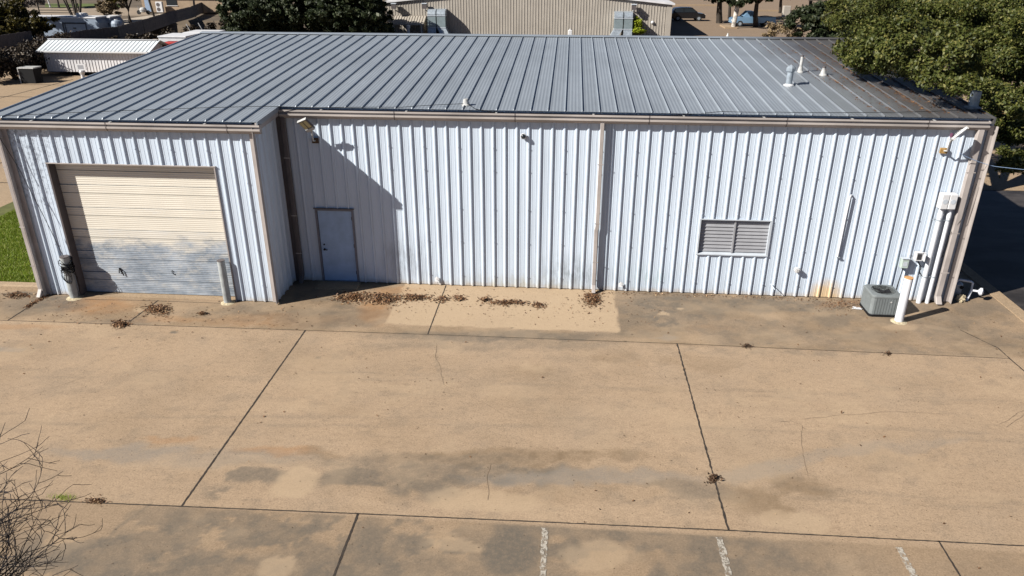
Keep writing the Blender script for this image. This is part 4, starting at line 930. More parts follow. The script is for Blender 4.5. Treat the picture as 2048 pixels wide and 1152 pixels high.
# dark evergreens behind the roof
dk = 'dark evergreen trees in a row behind the roof'
def G3(px, py, Y): return W(px, py, Y)
def dark_tree(cx, cy, R0, H, n, lab, seed, size=.20, mat='oak_far', grp=dk, sq=1.0):
    rs = random.Random(seed); bl = []
    for i in range(11):
        t = i*2.4; rr_ = R0*.62*math.sqrt((i+.5)/11)
        bl.append((cx+rr_*cos(t), cy+rr_*sin(t), H*rs.uniform(.45,.78), R0*rs.uniform(.34,.5)))
    bl.append((cx, cy, H*.78, R0*.5)); bl += [(cx+R0*.6*cos(t), cy+R0*.6*sin(t), H*.28, R0*.36) for t in (3.6,4.4,5.2,6.0)]
    bl += [(cx+R0*.5*cos(t), cy+R0*.5*sin(t)-R0*.3, H*.42, R0*.42) for t in (3.4,4.1,4.8,5.5,6.2)]+[(cx+R0*.75*cos(t), cy+R0*.5*sin(t), H*.17, R0*.34) for t in (3.3,3.8,4.3,4.8,5.3,5.8,6.2)]
    return tree('evergreen_tree', (cx, cy, 0), bl, int(n*1.7), size, mat, R0*.07, lab, seed, group=grp)
dark_tree(-25.6, 61.5, 4.3, 6.6, 26000, 'leftmost dark evergreen behind the roof, with a ragged left side', 31)
dark_tree(-20.8, 62.5, 5.0, 7.4, 26000, 'second dark evergreen from the left behind the roof', 32)
dark_tree(-16.2, 61.5, 4.2, 7.2, 24000, 'dark evergreen third from the left, just left of the tan building', 33)
tx = W(765,40,60)[0]; dark_tree(tx-1.2, 60.0, 2.3, 5.8, 12000, 'slim dark evergreen covering the left end of the tan building', 34)
tq = W(1640, 22, 42); dark_tree(tq[0]+.9, 43, 3.0, 5.6, 30000, 'dark oak standing behind the ridge left of the large sunlit oak', 35, .13)
dark_tree(tq[0]+6.5, 50, 4.5, 7.5, 26000, 'dark oak half hidden behind the large sunlit oak', 36, .17)

# ------------------------------------------------------------------ tan building behind
YT = 67.6
cR = W(1343, 72, YT); zc = W(1345, 9, YT)[2]; x1 = W(1345, 9, YT)[0]; slp = (W(1262, 0, YT)[2]-zc)/(x1-W(1262, 0, YT)[0])
xl = W(772, 8, YT)[0]; xm = (xl+x1)/2; zp = zc+slp*(x1-xm)
T = empty('tan_building', (xm, YT+12, 0), 'tan ribbed metal building with a low gable behind the grey roof', 'building')
mb = MB(); ztop = lambda u: zc+slp*(x1-u) if u > xm else zc+slp*(u-xl)
ribwall(mb, xl, x1-.55, 0, 5, lambda u, h, z: (u, YT-h, z), 0, ztop=ztop); mb.build('wall', M['tan_wall'], T)
MB().prism([(x1-.55,0),(x1,0),(x1,zc),(x1-.55,zc+slp*.55)], YT-.06, YT+.3, 'y').build('corner_trim', M['tan_wall'], T)
MB().box(x1-.05, x1, YT+.3, YT+26, 0, zc).build('wall', M['tan_wall'], T); MB().box(xl, xl+.05, YT, YT+26, 0, zc).build('wall', M['tan_wall'], T)
MB().prism([(x1+.25, zc-.05), (xm, zp+.05), (xl-.25, zc-.05), (xl-.25, zc+.12), (xm, zp+.22), (x1+.25, zc+.12)], YT-.25, YT+26, 'y').build('roof', M['shed_white'], T)
def duct(pxa, pxb, top, sk, lab):
    a, b = W(pxa, 60, YT-1)[0], W(pxb, 60, YT-1)[0]; zt = W(pxa, top, YT-1.3)[2]
    e = empty('air_duct', ((a+b)/2, YT, 0), lab, 'air duct', 'galvanised ducts on the tan building'); h = (b-a)/2-.03
    pr_ = [(0, zt), (-.9, zt), (-1.15, zt-.06), (-1.36, zt-.22), (-1.46, zt-.46), (-1.46, zt-.6), (-.5, zt-.6), (-.42, zt-1.0+.3), (0, zt-.62)]
    u = MB().prism([(p_[0], p_[1]) for p_ in pr_], -h, h, 'x'); u.build('elbow', M['grey_metal'], e, False)
    zb = max(.9, zt-2.6)
    MB().box(-h, h, -1.46, -.5, zb, zt-.62).build('riser', plain('duct_side_grey', (.26,.32,.34), .45, .3), e, False)
    l = MB(); l.add([(-h,-1.46,zb-.05),(h,-1.46,zb-.05),(h,-.5,zb-.05),(-h,-.5,zb-.05),(-h+sk,-1.7,0),(h+sk,-1.7,0),(h+sk,-.5,0),(-h+sk,-.5,0)], [(0,1,2,3),(4,7,6,5),(0,4,5,1),(1,5,6,2),(2,6,7,3),(3,7,4,0)])
    l.build('lower_duct', M['grey_metal'], e, False)
    s = MB(); s.box(-h-.03, h+.03, -1.5, -.48, zb-.05, zb+.02); s.box(-h-.03, h+.03, -1.5, -.48, zt-.66, zt-.6); build_each(s, 'flange', M['pale_trim'], e, False)
duct(857, 874, 19, .0, 'leftmost galvanised duct on the tan building beside the small canopy'); duct(875, 893, 19, .5, 'galvanised duct right beside the leftmost one on the tan building')
duct(1227, 1245, 24, -.5, 'left duct of the right hand pair on the tan building'); duct(1246, 1264, 24, .0, 'rightmost galvanised duct on the tan building beside the lime shrub')
# canopy
ca, cb = W(786, 48, YT-1.5), W(845, 48, YT-1.5)
e = empty('entrance_canopy', ((ca[0]+cb[0])/2, YT, 0), 'small tan lean-to canopy against the tan building left of the ducts', 'canopy'); h = (cb[0]-ca[0])/2+.15; zt = ca[2]
MB().prism([(0,zt+.75),(-1.7,zt+.02),(-1.7,zt-.1),(0,zt+.62)], -h, h, 'x').build('roof', M['tan_wall'], e, False)
rb = MB(); [rb.prism([(0,zt+.80),(-1.7,zt+.07),(-1.7,zt+.02),(0,zt+.75)], -h+i*2*h/12-.03, -h+i*2*h/12+.03, 'x') for i in range(13)]; rb.build('roof_ribs', plain('tan_rib', (.30,.26,.21), .6), e, False)
MB().box(h-.35, h-.2, -1.6, -1.45, 0, zt-.05).build('post', M['offwhite'], e, False); MB().box(-h+.2, -h+.35, -1.6, -1.45, 0, zt-.05).build('post', M['offwhite'], e, False)
MB().box(h-.1, h, -1.4, -.06, 0, zt+.1).build('side_wall', M['house'], e, False)
q = G(816, 70); e = empty('standpipe', W(817, 70, YT-2.2)*np.array((1,1,0)), 'fat white standpipe with a cap under the tan canopy', 'pipe')
zt2 = W(817, 51, YT-2.2)[2]; MB().lathe([(.17,0),(.17,zt2-.25)], n=12).build('pipe', M['white'], e, False); MB().lathe([(.24,zt2-.25),(.24,zt2),(.1,zt2+.05)], n=12).build('cap', M['white'], e, False)
for px, py, lab in ((849, 12, 'wall lamp on the tan building above the leftmost duct'), (1268, 14, 'wall lamp on the tan building above the right hand ducts'), (788, 12, 'wall lamp on the tan building beside the dark tree')):
    p = W(px, py, YT-.5); e = empty('wall_lamp', (p[0], YT-.03, p[2]), lab, 'wall lamp', 'box shaped lamps on the tan building')
    MB().prism([(-.75,-.28),(-.75,.15),(-.3,.25),(-.3,-.1)], -.26, .26, 'x').build('housing', M['taupe'], e, False); MB().box(-.28,.28,-.8,-.25,.22,.3).build('hood', M['pale_trim'], e, False)
    MB().tube([(0,-.4,-.1),(0,-.2,-.35),(0,0,-.45)], .06).build('bracket', M['pale_trim'], e, False)
p = W(1305, 45, YT-.15); e = MB(); e.lathe([(.17,0),(.17,.08),(.12,.16),(.03,.2)], n=14); e.v = [(a, -c2, b) for a, b, c2 in e.v]; o = e.build('round_vent', M['white']); o.location = (p[0], YT-.05, p[2]); tag(o, 'small round white vent on the tan building near its right corner', 'vent')
p = W(1140, 72, YT-2); e = empty('utility_cabinet', (p[0], YT-1.0, 0), 'white utility cabinet standing before the middle of the tan wall', 'cabinet'); zt2 = W(1140, 60, YT-1)[2]
MB().bbox(-.22,.22,-.3,.2,0,zt2,.04).build('cabinet', M['white'], e, False); MB().cyl((0,0,zt2),(0,0,zt2+.12),.08,n=8).build('cap', M['white'], e, False)
p = W(1273, 66, YT-1.3); bl = [(p[0], YT-1.0, .8, .7), (p[0], YT-1.0, 1.6, .6), (p[0], YT-1.0, max(p[2],1.8), .42)]
tree('lime_shrub', (p[0], YT-1.0, 0), bl, 4200, .08, 'shrub', .06, 'bright lime green shrub beside the rightmost duct', 77, 'shrub')

# ------------------------------------------------------------------ parking lot beyond, right
def vehicle(kind, loc, rz, paint, label, cat, pickup=False, L=4.8):
    e = empty(kind, loc, label, cat, None, rz); w2 = .93
    if pickup:
        low = [(-L/2,.45),(-L/2,1.05),(-L/2+.05,1.12),(L*.0-.05,1.12),(L*.25,1.12),(L*.42,1.05),(L/2,.95),(L/2,.45)]
        cab = [(-.35,1.10),(-.20,1.72),(.05,1.80),(.75,1.80),(1.40,1.12)]
    else:
        low = [(-L/2,.35),(-L/2,.95),(-L/2+.15,1.05),(L*.25,1.05),(L*.45,.95),(L/2,.75),(L/2,.35)]
        cab = [(-L/2+.12,1.03),(-L/2+.45,1.62),(-.9,1.72),(.4,1.70),(1.25,1.05)]
    b = MB().prism(low, -w2, w2, 'y'); b.build('body', M[paint], e, False)
    n = len(cab); V = [(x, -w2*.97+(.16 if z > 1.3 else 0), z) for x, z in cab]+[(x, w2*.97-(.16 if z > 1.3 else 0), z) for x, z in cab]
    MB().add(V, [tuple(range(n-1,-1,-1)), tuple(range(n,2*n))]+[(i,(i+1)%n,n+(i+1)%n,n+i) for i in range(n)]).build('cabin', M[paint], e, False)
    x0, x1_ = cab[1][0], cab[-2][0]
    gl = MB()
    for sg in (-1, 1):
        yy = lambda z: sg*(w2*.97-.16*(z-1.05)/.6+.012)
        gl.add([(cab[0][0]+.2, yy(1.14), 1.14), (x0+.12, yy(1.6), 1.6), ((x0+x1_)/2, yy(1.6), 1.62), ((x0+x1_)/2, yy(1.14), 1.14)], [(0,1,2,3)])
        gl.add([((x0+x1_)/2+.08, yy(1.14), 1.14), ((x0+x1_)/2+.08, yy(1.6), 1.62), (x1_, yy(1.6), 1.6), (cab[-1][0]-.25, yy(1.14), 1.14)], [(0,1,2,3)])
    build_each(gl, 'side_window', M['glass'], e, False)
    MB().add([(cab[-1][0]-.02,-w2*.85,1.12),(cab[-1][0]-.02,w2*.85,1.12),(cab[-2][0]+.05,w2*.72,1.68),(cab[-2][0]+.05,-w2*.72,1.68)], [(0,1,2,3)]).build('windscreen', M['glass'], e, False, loc=(.02,0,.01))
    MB().add([(cab[0][0]-.015,-w2*.8,1.15),(cab[0][0]-.015,w2*.8,1.15),(cab[1][0]-.02,w2*.7,1.6),(cab[1][0]-.02,-w2*.7,1.6)], [(3,2,1,0)]).build('rear_window', M['glass'], e, False, loc=(-.01,0,.01))
    if pickup: MB().box(-L/2+.1, -.45, -w2+.1, w2-.1, 1.118, 1.125).build('truck_bed', M['dark'], e, False)
    for sx in (-L*.31, L*.31):
        for sy in (-1, 1):
            wh = MB().cyl((sx,sy*(w2-.2),.36),(sx,sy*(w2+.02),.36),.36,n=18).build('wheel', M['tyre'], e, False)
            MB().cyl((sx,sy*(w2+.0),.36),(sx,sy*(w2+.03),.36),.2,n=12).build('rim', M['grey_metal'], wh, False)
    for sy in (-1, 1):
        MB().box(-L/2-.02,-L/2+.08,sy*.78-.1,sy*.78+.1,.75,1.0).build('taillight', M['taillight'], e, False); MB().box(L/2-.12,L/2+.01,sy*.7-.15,sy*.7+.15,.68,.84).build('headlight', M['white'], e, False)
    MB().box(-L/2-.08,-L/2+.02,-w2*.9,w2*.9,.42,.6).build('bumper', M['grey_metal'], e, False)
    return e
q = G(1369, 41); vehicle('parked_car', (q[0]+.3, q[1], -.02), radians(4), 'black_car', 'black hatchback parked beyond the right corner of the tan building', 'car', L=4.5)
q = G(1502, 52); vehicle('pickup_truck', (q[0], q[1], -.02), radians(184), 'blue_car', 'pale blue pickup truck parked in shade behind the tree trunks', 'pickup truck', True, L=5.4)
# trees of the lot
def lot_tree(px, py, H, R0, lab, seed, r=.3, n=16000, rise=0):
    q = G(px, py); rs = random.Random(seed); bl = []
    for i in range(12):
        t = i*2.4; rr_ = R0*.7*math.sqrt((i+.5)/12); bl.append((q[0]+rr_*cos(t)-1.0, q[1]+rr_*sin(t)-1.5, H*rs.uniform(.56,.92), R0*rs.uniform(.3,.42)))
    tree('parking_lot_tree', q*np.array((1,1,0)), bl, n, .20, 'oak_far', r, lab, seed, group='shade trees on the parking lot', split=.6)
lot_tree(1438, 46, 6.4, 4.8, 'shade tree with a straight thick trunk nearest the tan building', 41, .42, 14000)
lot_tree(1458, 37, 6.8, 4.2, 'shade tree with a thin trunk just behind the white post', 42, .22, 12000)
lot_tree(1511, 54, 6.2, 5.0, 'shade tree whose trunk stands in front of the pickup truck', 43, .34, 14000)
lot_tree(1560, 26, 6.8, 4.8, 'shade tree at the far side of the lot right of the pickup truck', 44, .25, 14000)
lot_tree(1620, 24, 7.0, 5.5, 'far shade tree at the right behind the dark oak', 45, .3, 14000)
lot_tree(1375, -8, 5.5, 3.5, 'far small tree above the black hatchback', 46, .2, 9000)
q = G(1466, 56); e = empty('painted_post', q, 'tall white mottled post standing in front of the shade trees', 'post')
MB().cyl((0,0,-.1),(.5,0,5.6),.26,.30,n=14).build('post', plain('mottled_white_paint', (.62,.58,.52), .8, 0, .85, 2.2), e, False); MB().cyl((.5,0,5.58),(.502,0,5.66),.33,n=14).build('cap', M['offwhite'], e, False)
kb = MB(); a, b = G(1448, 56), G(1485, 62); kb.box(a[0], b[0], a[1]-.6, a[1]+3, -.03, .14); tag(kb.build('tree_island', M['concrete_far']), kind='structure')
kb = MB(); a, b = G(1390, 11), G(1442, 13); kb.box(a[0]-8, b[0], a[1], a[1]+.5, -.03, .16); a, b = G(1510, 22), G(1590, 30); kb.box(a[0], b[0], a[1], a[1]+.5, -.03, .16)
tag(kb.build('kerb', M['concrete_far']), kind='structure')
q = G(1456, 74); o = MB().lathe([(.12,0),(.12,.5),(.17,.52),(.17,.58),(.10,.7),(.03,.75)], n=10); o = o.build('hydrant', M['offwhite']); zq = W(1456, 66, 40); o.location = (zq[0], 40, 0); o.scale = (1,1,zq[2]/.75); tag(o, 'off-white hydrant top showing just above the ridge before the parking lot', 'hydrant')
bl = [(*W(1560, 62, 45), 1.3), (*W(1540, 66, 45), .9), (*W(1585, 66, 45), 1.0)]
tree('bare_shrub', (W(1560,70,45)[0], 45, 0), bl, 2600, .09, 'dry_leaf', .08, 'thin bare brown shrub behind the ridge before the parking lot', 78, 'shrub', shell=.2)
q = G(1571, 34); o = MB().bbox(-.5,.5,-.4,.4,0,1.5,.05).build('stone_pillar', M['tan_wall']); o.location = tuple(q); tag(o, 'short tan pillar at the end of the far kerb', 'pillar')

# ------------------------------------------------------------------ left background
# white shed
s0 = G(98, 151); Ys = s0[1]; sx0 = s0[0]; zb = .30; ze = W(88, 98, Ys)[2]; sx1 = W(291, 102, Ys)[0]; dpt = 2.7
S = empty('storage_shed', ((sx0+sx1)/2, Ys, 0), 'long white ribbed metal shed with a gable roof behind the left building end', 'shed')
def finewall(mb, a, b, z0_, z1_, place, pitch=.24, ztop=None):
    u = a; pts = [(a, 0)]
    while u+pitch < b: pts += [(u+pitch-.045, 0), (u+pitch-.035, .028), (u+pitch-.018, .028), (u+pitch-.008, 0)]; u += pitch
    pts.append((b, 0)); n = len(pts); mb.add([place(u, h, z0_) for u, h in pts]+[place(u, h, z1_ if ztop is None else ztop(u)) for u, h in pts], [(i,i+1,n+i+1,n+i) for i in range(n-1)])
mb = MB(); finewall(mb, sx0, sx1, zb, ze, lambda u, h, z: (u, Ys-h, z)); mb.build('wall', M['shed_white'], S)
zp_ = ze+.50
mb = MB(); gable = lambda u: ze+(zp_-ze)*(1-abs(u-(Ys+dpt/2))/(dpt/2))
finewall(mb, Ys, Ys+dpt, zb, ze, lambda u, h, z: (sx1+h, u, z), ztop=gable); finewall(mb, Ys, Ys+dpt, zb, ze, lambda u, h, z: (sx0-h, u, z), ztop=gable); mb.build('wall', M['shed_white'], S)
MB().box(sx0, sx1, Ys+dpt-.03, Ys+dpt, zb, ze).build('wall', M['shed_white'], S)
mb = MB(); u = sx0-.3; sl_ = (zp_-ze)/(dpt/2); pts = []
while u < sx1+.3: pts += [(u,0),(u+.24,0),(u+.255,.03),(u+.285,.03),(u+.30,0)]; u += .30
n = len(pts)
for sg in (0, 1):
    ya, za = (Ys-.38, ze-.38*sl_+.04) if not sg else (Ys+dpt+.2, ze-.2*sl_+.04)
    mb.add([(x, ya, za+h_) for x, h_ in pts]+[(x, Ys+dpt/2, zp_+.04+h_) for x, h_ in pts], [(i,i+1,n+i+1,n+i) for i in range(n-1)])
rfm = plain('shed_roof_metal', (.66,.70,.72), .4, .1, .15, .35); rf = mb.build('roof', rfm, S)
mb = MB(); mb.box(sx0-.32, sx1+.32, Ys-.39, Ys-.36, ze-.42*sl_-.03, ze-.36*sl_+.05); mb.box(sx0-.32, sx1+.32, Ys+dpt/2-.12, Ys+dpt/2+.12, zp_+.06, zp_+.09); mb.build('roof_trim', M['white'], S)
MB().box(sx0+.1, sx1-.1, Ys+.1, Ys+dpt-.1, .22, zb).build('floor_skid', M['dark'], S)
MB().box(sx1+.02, sx1+.05, Ys+1.0, Ys+1.5, 1.35, 1.55).build('vent', M['dark'], S)
q = G(167, 158); e = empty('sign_post', (q[0], q[1], 0), 'small white notice board on a stand before the white shed', 'sign')
MB().box(-.38,.38,-.03,.03,.62,1.05).build('board', M['white'], e, False); MB().box(-.22,.22,-.035,-.03,.7,.98).build('panel', M['louver'], e, False); MB().lathe([(.14,0),(.12,.3),(.2,.5),(.16,.62)], n=10).build('stand', M['white'], e, False)
q = G(66, 165); e = empty('waste_bin', (q[0], q[1], 0), 'black waste container with a grey lid left of the white shed', 'waste bin')
MB().bbox(-.55,.55,-.4,.4,0,1.0,.04).build('body', M['black'], e, False); MB().box(-.6,.6,-.45,.45,1.0,1.08).build('lid', M['offwhite'], e, False); MB().box(-.62,-.56,-.42,-.3,.0,1.0).build('frame', M['offwhite'], e, False)
# fence
def fence(pts, H, lab):
    c0 = np.mean([p[:2] for p in pts], 0); e = empty('wooden_fence', (*c0, 0), lab, 'fence'); bd = MB(); ps = MB(); rl = MB()
    for i in range(len(pts)-1):
        p, q_ = np.array(pts[i][:2]), np.array(pts[i+1][:2]); L = np.linalg.norm(q_-p); d = (q_-p)/L; nn = np.array((-d[1], d[0])); k = int(L/.16)
        for j in range(k):
            a = p+d*j*.16; b = a+d*.145; h1 = H+random.uniform(-.03,.03); t_ = .02
            bd.add([(*(a-nn*t_),0),(*(b-nn*t_),0),(*(b+nn*t_),0),(*(a+nn*t_),0),(*(a-nn*t_),h1),(*(b-nn*t_),h1),(*(b+nn*t_),h1),(*(a+nn*t_),h1)], [(0,1,5,4),(1,2,6,5),(2,3,7,6),(3,0,4,7),(4,5,6,7)])
        for j in range(int(L/2.4)+1): a = p+d*j*2.4+nn*.07; ps.box(a[0]-.05,a[0]+.05,a[1]-.05,a[1]+.05,0,H-.05)
        a, b = p+nn*.045, q_+nn*.045
        for z in (.4, H*.5, H-.3): rl.add([(*a,z),(*b,z),(*b,z+.09),(*a,z+.09)], [(0,1,2,3)])
    bd.build('boards', M['fence'], e); build_each(ps, 'post', M['fence'], e); rl.build('rails', M['fence'], e)
fence([G(-30,128), G(75,108)], 2.0, 'dark board fence at the left edge behind the brush')
fence([G(80,112), G(105,106), G(165,93), G(240,83), G(290,67), G(352,45), G(384,36), G(405,26), G(445,10), G(500,-14)], 1.45, 'long weathered board fence climbing to the right behind the white shed')
# brush bank at the left
def brush(name, cs, n, size, mat, lab, cat, seed, clump=.3, shell=.1):
    me_ = crown_mesh(name, cs, n, size, M[mat], clump, seed, shell=shell); tag(link(name, me_), lab, cat, kind='stuff')
cs = [(*(G(px, py)+np.array((0,1.6,1.25))), 1.6) for px, py in ((-40,172),(-10,166),(15,162),(35,158),(52,150),(72,146),(88,142),(100,135))]
brush('brush', cs, 52000, .085, 'brush', 'brown dry brush along the left edge of the lot', 'brush', 51)
cs = [(*(G(px, py)+np.array((0,0,.3))), .9) for px, py in ((230,92),(270,84),(300,80),(340,72),(380,62),(420,60),(450,52))]
brush('brush', cs, 9000, .12, 'brush', 'low dark brush at the foot of the long fence', 'brush', 52)
def gtree(name, px, py, Rp, H, n, size, mat, lab, seed, r=.15, Y=None, shell=.45, lowc=.45, grp=None, clump=.28):
    q = G(px, py); rs = random.Random(seed); bl = []
    for i in range(12):
        t = i*2.4; rr_ = Rp*.66*math.sqrt((i+.5)/12); bl.append((q[0]+rr_*cos(t), q[1]+rr_*sin(t), H*rs.uniform(lowc,.85), Rp*rs.uniform(.3,.46)))
    return tree(name, q*np.array((1,1,0)), bl, n, size, mat, r, lab, seed, group=grp, shell=shell, clump=clump)
gtree('bushy_tree', 38, 104, 3.6, 4.6, 26000, .15, 'olive_leaf', 'dense olive brown bushy tree at the left edge before the white trailer', 61, .2, lowc=.2)
gtree('bushy_tree', -5, 100, 3.6, 4.6, 16000, .15, 'olive_leaf', 'olive tree cut by the left edge of the picture', 62, .2, lowc=.2)
gtree('bare_tree', 40, 62, 4.6, 6.6, 12000, .13, 'grey_twig', 'pale grey leafless tree behind the bushy tree at the top left', 63, .2, shell=.2)
gtree('autumn_tree', 155, 44, 3.2, 7.4, 12000, .16, 'yellow_leaf', 'yellow green autumn tree with several dark stems behind the white trailer', 64, .16, lowc=.68)
gtree('autumn_tree', 118, 14, 4.0, 5.5, 10000, .2, 'yellow_leaf', 'far yellow tree at the top edge left of the dark stems', 65, .16, lowc=.4)
gtree('dry_shrub', 222, 44, 2.2, 3.2, 9000, .10, 'dry_leaf', 'dry tan shrub right behind the smaller white trailer', 66, .08, shell=.15, lowc=.3)
gtree('dark_tree', 262, 50, 3.2, 6.0, 15000, .15, 'olive_leaf', 'dark leafy tree with two leaning trunks beside the house', 67, .2, lowc=.55)
sm = MB(); q = G(155, 44)
for i in range(6): t = i*1.1; sm.tube([(q[0]+.3*cos(t),q[1]+.3*sin(t),-.1),(q[0]+1.0*cos(t),q[1]+.8*sin(t),2.2),(q[0]+1.7*cos(t),q[1]+1.2*sin(t),4.8)], .13, 6, .06)
link('stems', sm.build('tmp', M['bark']).data, bpy.data.objects['autumn_tree'])
bpy.data.objects.remove(bpy.data.objects['tmp'])
# trailers
def trailer(px0, px1, ytop, Y, H, label, seed, acu=False):
    a = W(px0, ytop, Y); b = W(px1, ytop, Y); L = b[0]-a[0]; z = a[2]; cx = (a[0]+b[0])/2
    e = empty('travel_trailer', (cx, Y, 0), label, 'trailer', 'white travel trailers behind the long fence'); h = L/2; zg = z-3.15; e.location.z = 0
    MB().prism([(-h+.15,zg+.5),(-h,zg+.8),(-h,z-.35),(-h+.3,z-.08),(h-.4,z-.08),(h,z-.7),(h,zg+.8),(h-.3,zg+.5)], 0, 2.45, 'y').build('body', M['rv_grey'] if not acu else M['rv_grey'], e, False)
    MB().bbox(-h+.05,h-.15,-.06,2.5,z-.14,z,.04).build('roof', M['white'], e, False)
    if L > 4:
        s = MB(); xs_ = -h+L*.50; s.box(xs_, xs_+L*.33, -.03, -.012, z-.80, z-.62); s.box(xs_, xs_+.16, -.03, -.012, z-2.1, z-.80); s.box(xs_+L*.33-.14, xs_+L*.33, -.03, -.012, z-1.6, z-.80); s.box(xs_+.28,xs_+.4,-.03,-.012,z-2.0,z-.8); s.build('stripe', M['rv_stripe'], e, False)
        MB().box(xs_+L*.14, xs_+L*.18, -.035, -.012, z-1.35, z-1.2).build('window', M['glass'], e, False)
        MB().box(-h+.5, -h+1.6, -.035, -.012, z-1.7, z-.9).build('window', M['glass'], e, False)
    else: MB().box(-h+.4, h-.5, -.035, -.012, z-1.1, z-.72).build('window', M['glass'], e, False)
    for sx in (-.6, .5): MB().cyl((sx,-.02,zg+.38),(sx,.25,zg+.38),.38,n=14).build('wheel', M['tyre'], e, False)
    if acu: MB().bbox(.15*L,.15*L+1.2,.8,1.6,z,z+.38,.12).build('roof_unit', M['white'], e, False)
trailer(48, 194, 33, 71, 3.2, 'long white travel trailer with dark slide-out frame behind the long fence', 1, True)
trailer(195, 223, 33, 73, 3.0, 'shorter white trailer with a dark window right of the long trailer', 2)
q = W(232, 40, 70); e = empty('water_tank', (q[0], 70, 0), 'white tank with a rounded top right of the trailers', 'tank'); MB().lathe([(.62,-1.9),(.62,q[2]-.35),(.5,q[2]-.1),(.2,q[2]),(.05,q[2]+.02)], n=18).build('shell', M['rv_grey'], e, False); MB().lathe([(.2,0),(.2,.08)], (0,0,q[2]), 12).build('lid', M['white'], e, False)
# white box trucks / red machine beside the shed
def boxbody(pxl, pxr, yt, Y, dp, H, lab, wallm, sidem, seed):
    a, b = W(pxl, yt, Y), W(pxr, yt, Y); h = (b[0]-a[0])/2; z = a[2]
    e = empty('cargo_trailer', ((a[0]+b[0])/2, Y, 0), lab, 'trailer', 'white cargo trailers beside the white shed')
    MB().bbox(-h, h, 0, dp, .5, z-.06, .03).build('body', M[wallm], e, False); MB().bbox(-h-.04, h+.04, -.05, dp+.04, z-.06, z+.04, .02).build('roof', M['white'], e, False)
    MB().box(h+.003, h+.02, .2, dp-.2, .7, z-.3).build('end_door', M[sidem], e, False); MB().box(-h-.5,-h,dp/2-.08,dp/2+.08,.45,.55).build('drawbar', M['black'], e, False)
    for sx in (-.4, .5): MB().cyl((sx,-.02,.35),(sx,.25,.35),.35,n=14).build('wheel', M['tyre'], e, False)
boxbody(316, 371, 73, 40.5, 2.4, 2.6, 'white cargo trailer beside the shed, nearest the roof edge', 'white', 'rv_grey', 1)
boxbody(366, 425, 66, 44, 2.4, 2.6, 'blue sided cargo trailer with a white roof at the roof corner', 'navy', 'rv_grey', 2)
q = W(345, 88, 38.5); e = empty('farm_machine', (q[0], 38.5, 0), 'dark red machine standing between the shed and the cargo trailer', 'machine')
MB().bbox(-.9,.9,-.5,.5,.5,q[2]-.1,.1).build('body', M['red'], e, False); MB().bbox(-.5,.75,-.4,.4,q[2]-.1,q[2]+.18,.08).build('hood', M['red'], e, False); MB().bbox(-.85,-.55,-.4,.4,q[2]-.1,q[2]+.1,.04).build('seat', M['black'], e, False)
for sx in (-.6,.6):
    for sy in (-.5,.5): MB().cyl((sx,sy-.1,.38),(sx,sy+.1,.38),.38,n=14).build('wheel', M['tyre'], e, False)
for px, py, lab in ((383, 66, 'left of two thin pale poles above the blue cargo trailer'), (407, 64, 'right of two thin pale poles above the blue cargo trailer')):
    a = W(px, py, 47); o = MB().tube([(0,0,0),(0,0,a[2]),(-.35,0,a[2]+.75)], .035, 6).build('thin_pole', M['offwhite']); o.location = (a[0], 47, 0); tag(o, lab, 'pole')
# house at the top left
hy = G(330, 26)[1]+1; a, b = W(286, 20, hy), W(470, 20, hy)
H = empty('brick_house', ((a[0]+b[0])/2, hy+5, 0), 'low tan house with a brown roof at the top left beyond the fence', 'house')
MB().box(a[0], b[0], hy, hy+10, 0, 2.8).build('wall', M['house'], H)
MB().prism([(hy-.7,2.7),(hy-.7,2.9),(hy+5,5.2),(hy+10.7,2.9),(hy+10.7,2.7)], a[0]-.5, b[0]+.5, 'x').build('roof', M['house_roof'], H)
q = W(298, 22, hy); d_ = MB().box(q[0]-.45, q[0]+.45, hy-.04, hy+.02, .1, 2.15).build('door', M['blue_door'], H); MB().cyl((q[0]+.35,hy-.04,1.1),(q[0]+.35,hy-.1,1.1),.04,n=8).build('handle', M['black'], d_)
q = W(346, 20, hy); wn = MB().box(q[0]-.8, q[0]+.8, hy-.05, hy, 1.0, 2.0).build('window', M['glass'], H); MB().box(q[0]-.9, q[0]+.9, hy-.08, hy-.05, .92, 1.0).build('sill', M['white'], wn)
q = W(321, 26, hy-.8); e = empty('heat_pump', (q[0], hy-.7, 0), 'tall white two fan heat pump standing at the house wall', 'heat pump')
MB().bbox(-.5,.5,-.2,.2,.1,1.55,.03).build('cabinet', M['white'], e, False)
for z in (.5, 1.15): MB().cyl((-.12,-.2,z),(-.12,-.22,z),.27,n=16).build('fan_grille', M['taupe'], e, False)
q = G(288, 29); e = empty('motor_scooter', q, 'white covered scooter parked on the drive before the house', 'scooter')
MB().lathe([(.05,.25),(.45,.35),(.5,.7),(.3,.95),(.05,1.0)], n=12).build('cover', M['offwhite'], e, False)
for sx in (-.7,.7): MB().cyl((sx,-.06,.3),(sx,.06,.3),.3,n=14).build('wheel', M['tyre'], e, False)
MB().tube([(-.75,0,.35),(-.65,0,1.1),(-.6,-.3,1.15)], .03).build('handlebar', M['grey_metal'], e, False)
for px, py, t_, lab, mt in ((309, 35, .5, 'dark leaning utility pole before the heat pump', 'bark'), (356, 22, -.15, 'slim pale pole before the house window', 'offwhite'), (368, 20, -.2, 'dark pole right of the slim pale pole before the house', 'bark'), (390, 32, -.3, 'weathered pole rising behind the long fence', 'fence')):
    q = G(px, py); o = MB().cyl((0,0,-.1),(-t_*2,0,7),.15,.11,n=8).build('utility_pole', M[mt]); o.location = tuple(q); tag(o, lab, 'pole')
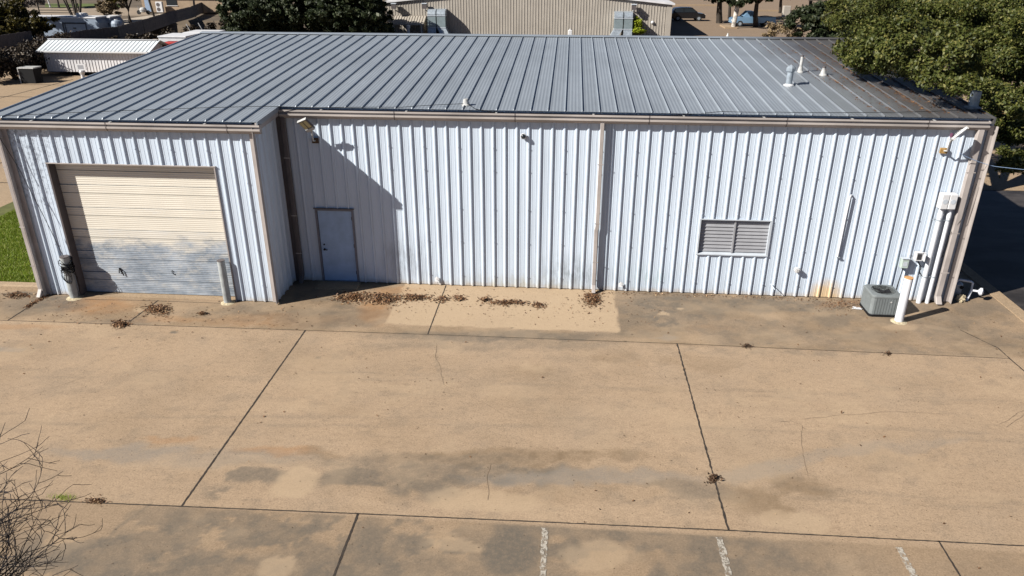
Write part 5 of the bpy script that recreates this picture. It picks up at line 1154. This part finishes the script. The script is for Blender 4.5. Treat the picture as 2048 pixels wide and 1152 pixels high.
# drive before the house, fields, gate fence
a = G(240, 52); 
dv = MB(); dv.add([(*G(225,60)[:2],-.1),(*G(345,40)[:2],-.1),(*G(330,24)[:2],-.1),(*G(230,40)[:2],-.1)], [(0,1,2,3)]); tag(dv.build('house_drive', plain('pale_gravel', (.40,.34,.27), .9, 0, .2, 2)), kind='structure')
ld_ = MB(); ld_.add([(*G(-60,30)[:2],-.105),(*G(300,30)[:2],-.105),(*G(280,14)[:2],-.105),(*G(-40,14)[:2],-.105)], [(0,1,2,3)]); tag(ld_.build('dirt_road', plain('tan_road_dirt', (.28,.22,.16), .9, 0, .25, .6)), kind='structure')
gn = MB(); gn.add([(*G(90,13)[:2],-.1),(*G(240,13)[:2],-.1),(*G(240,6)[:2],-.1),(*G(90,6)[:2],-.1)], [(0,1,2,3)]); tag(gn.build('grass_field', plain('roadside_grass', (.10,.13,.03), .9, 0, .3, .6)), kind='structure')
e = G(120, 30); f = empty('field_gate', e, 'dark pipe gate before the dirt road at the top left', 'gate'); bars = MB(); [bars.cyl((-3,0,z),(3,0,z),.05,n=6) for z in (.3,.65,1.0,1.35)]; build_each(bars, 'bar', M['black'], f, False)
MB().cyl((-3,0,0),(-3,0,1.6),.08,n=8).build('post', M['black'], f, False); MB().cyl((3,0,0),(3,0,1.6),.08,n=8).build('post', M['black'], f, False)
q = G(101, 15); o = MB().cyl((0,0,0),(-.4,0,5),.12,n=8).build('white_pole', M['white']); o.location = tuple(q); tag(o, 'white pole beside the dirt road at the top left', 'pole')

# ------------------------------------------------------------------ bare tree, lower left, close to the camera
rs = random.Random(12); tb = MB()
def grow(p, d, L, r, depth):
    n = max(4, int(L/.045)); pts = [p]; q = p.copy(); dd = d/np.linalg.norm(d)
    for i in range(n):
        dd = dd+np.array((rs.gauss(0,.12), rs.gauss(0,.12), rs.gauss(0,.09)+.02)); dd /= np.linalg.norm(dd); q = q+dd*L/n; pts.append(q.copy())
        if depth > 0 and i >= 2 and rs.random() < (.66 if depth > 1 else .46):
            s = np.array((rs.gauss(0,1), rs.gauss(0,1), rs.gauss(0,.7))); s -= dd*(s@dd); s /= np.linalg.norm(s)
            grow(q, dd*.8+s*rs.uniform(.45,.95), L*rs.uniform(.38,.60), max(.0019, r*(1-i/n*.5)*.55), depth-1)
    tb.tube(pts, r, 5, max(.0012, r*.36))
ctr = G(-140, 1185, 5.35); base = np.array((ctr[0]-.2, ctr[1]-.15, 0.0))
tb.tube([base-np.array((0,0,.2)), base*.6+ctr*.4+np.array((.05,0,0)), base*.2+ctr*.8, ctr-np.array((0,0,.25))], .085, 8, .03)
for i in range(52):
    t = i*2*pi/52+rs.uniform(-.2,.2); up = rs.uniform(.1,1.5)
    grow(ctr+np.array((0,0,rs.uniform(-.35,.1))), np.array((cos(t)+.2, sin(t), up)), rs.uniform(.44,.72), .0080, 3)
o = tb.build('bare_tree', M['twig']); tag(o, 'leafless dark twiggy treetop at the lower left in front of the yard', 'tree')
